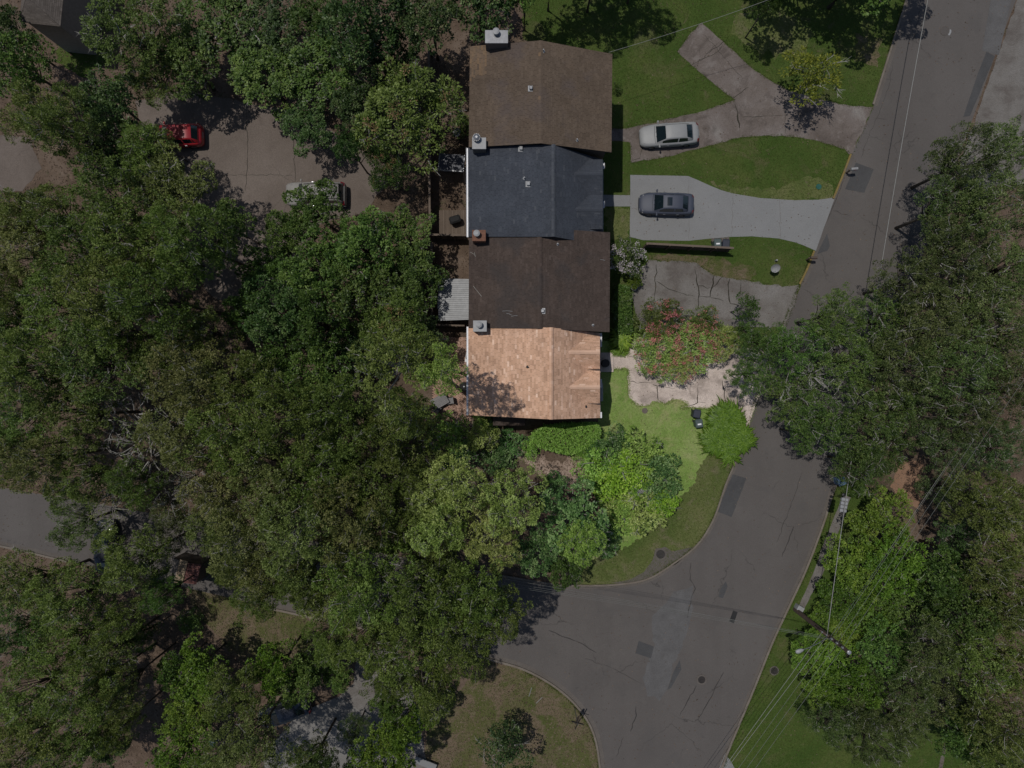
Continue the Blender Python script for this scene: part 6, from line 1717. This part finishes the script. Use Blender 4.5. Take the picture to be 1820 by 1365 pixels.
# ------------------------------------------------------------------ ground cover
def scatter(name, polys, holes, per_m2, mat, seed, kind='grass', size=.16, lo=None):
    rg = np.random.default_rng(seed)
    V, T = [], []
    for poly in polys:
        xs, ys = [p[0] for p in poly], [p[1] for p in poly]
        x0, x1 = max(min(xs), -44), min(max(xs), 44); y0, y1 = max(min(ys), -34), min(max(ys), 34)
        n = int((x1 - x0) * (y1 - y0) * per_m2)
        x = rg.uniform(x0, x1, n); y = rg.uniform(y0, y1, n)
        k = inside(poly, x, y)
        for h_ in holes: k &= ~inside(h_, x, y)
        x, y = x[k], y[k]; n = len(x)
        p = np.column_stack([x, y, np.full(n, .003)])
        if kind == 'grass':
            a = rg.uniform(0, 6.28, n); d = np.column_stack([np.cos(a), np.sin(a), np.zeros(n)]); s = np.column_stack([-np.sin(a), np.cos(a), np.zeros(n)])
            L = size * rg.uniform(.5, 1.3, n)[:, None]; w = .012 * rg.uniform(.7, 1.5, n)[:, None]
            tip = p + d * L * .75 + np.array([0, 0, 1]) * L * rg.uniform(.25, .8, n)[:, None]
            V.append(np.stack([p - s * w, p + s * w, tip], 1))
        else:
            o = unit(np.column_stack([rg.normal(0, 1, (n, 2)), rg.normal(0, .15, n)]))
            p[:, 2] += rg.uniform(.015, .05, n)
            V.append(leaf_quads(rg, p, o, size, .6, 1.2, .5))
        T.append(np.clip(.5 + .25 * np.sin(x * .9 + 1.3 * np.sin(y * .7)) * np.cos(y * 1.1) + rg.normal(0, .2, n), 0, 1))
    me = quads_mesh(name, np.concatenate(V), np.concatenate(T), V[0].shape[1]); me.materials.append(M[mat])
    o = link_mesh(name, me); o['kind'] = 'stuff'
    return o
W = lambda px: [tuple(G2(*q)) for q in px]
HOLES = [W(DR1), W(DR2), W(DR3), W(DR4), road_poly, W(WALK)] + [[(hd[k].x + hd['c'].x, hd[k].y + hd['c'].y) for k in ('TL', 'TR', 'BR', 'BL')] for hd in (d_1, d_2, d_3, d_4)]
scatter('grass', [wl_n, wl_e], HOLES, 230, 'grass_blade', 61, size=.12)
scatter('grass', [wl_v], HOLES, 260, 'grass_blade', 66, size=.13)
scatter('grass', [wl_s], HOLES + [wl_v], 330, 'grass_pale', 62, size=.12)
scatter('grass', [wl_sw, wl_w, wl_nw], HOLES + [W(SDR)], 130, 'grass_blade', 63, size=.13)
allp = [(-43, -33), (43, -33), (43, 33), (-43, 33)]
scatter('fallen_leaves', [allp], HOLES + [W([(-80, 235), (52, 245), (75, 300), (40, 340), (-80, 345)]), W([(1812, -10), (1860, -140), (2000, -140), (2000, 330), (1800, 330), (1690, 330), (1734, 210), (1774, 95)]), W(COURT), W(SDR), wl_n, wl_s, wl_e], 26, 'litter', 64, 'litter', .13)

# leaves blown on to the road edges, lawns and drives; grass creeping over the kerbs
scatter('fallen_leaves', [W([(840, 745), (870, 765), (905, 790), (950, 800), (985, 820), (1040, 812), (1046, 850), (1010, 862), (960, 845), (925, 815), (880, 795), (845, 775)])], [], 40, 'litter', 69, 'litter', .13)
scatter('fallen_leaves', [road_poly], [], 1.6, 'litter', 67, 'litter', .11)
scatter('fallen_leaves', [wl_n, wl_s, wl_e], [], 2.2, 'litter', 68, 'litter', .11)
def fringe(lines, per_m, mat, seed, size=.2):
    rg = np.random.default_rng(seed); V, T = [], []
    for line, off, spread in lines:
        for i in range(len(line) - 1):
            a, b = np.array(line[i][:]), np.array(line[i + 1][:]); d = b - a; L = np.linalg.norm(d)
            if L < 1e-6: continue
            n = int(L * per_m * (0.35 + 0.65 * (math.sin(i * 1.7) > -.3))); d = d / L; nr = np.array([-d[1], d[0]])
            q = a + d * rg.uniform(0, L, (n, 1)) + nr * (off + np.abs(rg.normal(0, spread, (n, 1))) * np.sign(off))
            p = np.column_stack([q, np.full(n, .01)])
            an = rg.uniform(0, 6.28, n); dd = np.column_stack([np.cos(an), np.sin(an), np.zeros(n)]); s_ = np.column_stack([-np.sin(an), np.cos(an), np.zeros(n)])
            Lb = size * rg.uniform(.5, 1.3, n)[:, None]; w = .014 * rg.uniform(.7, 1.5, n)[:, None]
            V.append(np.stack([p - s_ * w, p + s_ * w, p + dd * Lb * .6 + np.array([0, 0, 1]) * Lb * .8], 1)); T.append(rg.random(n))
    me = quads_mesh('grass', np.concatenate(V), np.concatenate(T), 3); me.materials.append(M[mat]); o = link_mesh('grass', me); o['kind'] = 'stuff'
fringe([(we[5:16], -.16, .07), (we[50:100], -.15, .07), (se[30:60], -.17, .08), (ee[4:40], -.16, .08)], 70, 'grass_blade', 71)
fringe([([Vector(G2(*q)) for q in dr], sg, .05) for dr in (DR1, DR3) for sg in (.02, -.02)], 22, 'grass_blade', 73, .14)
fringe([([Vector(G2(*q)) for q in DR4], sg, .06) for sg in (.02, -.02)], 60, 'grass_pale', 72)
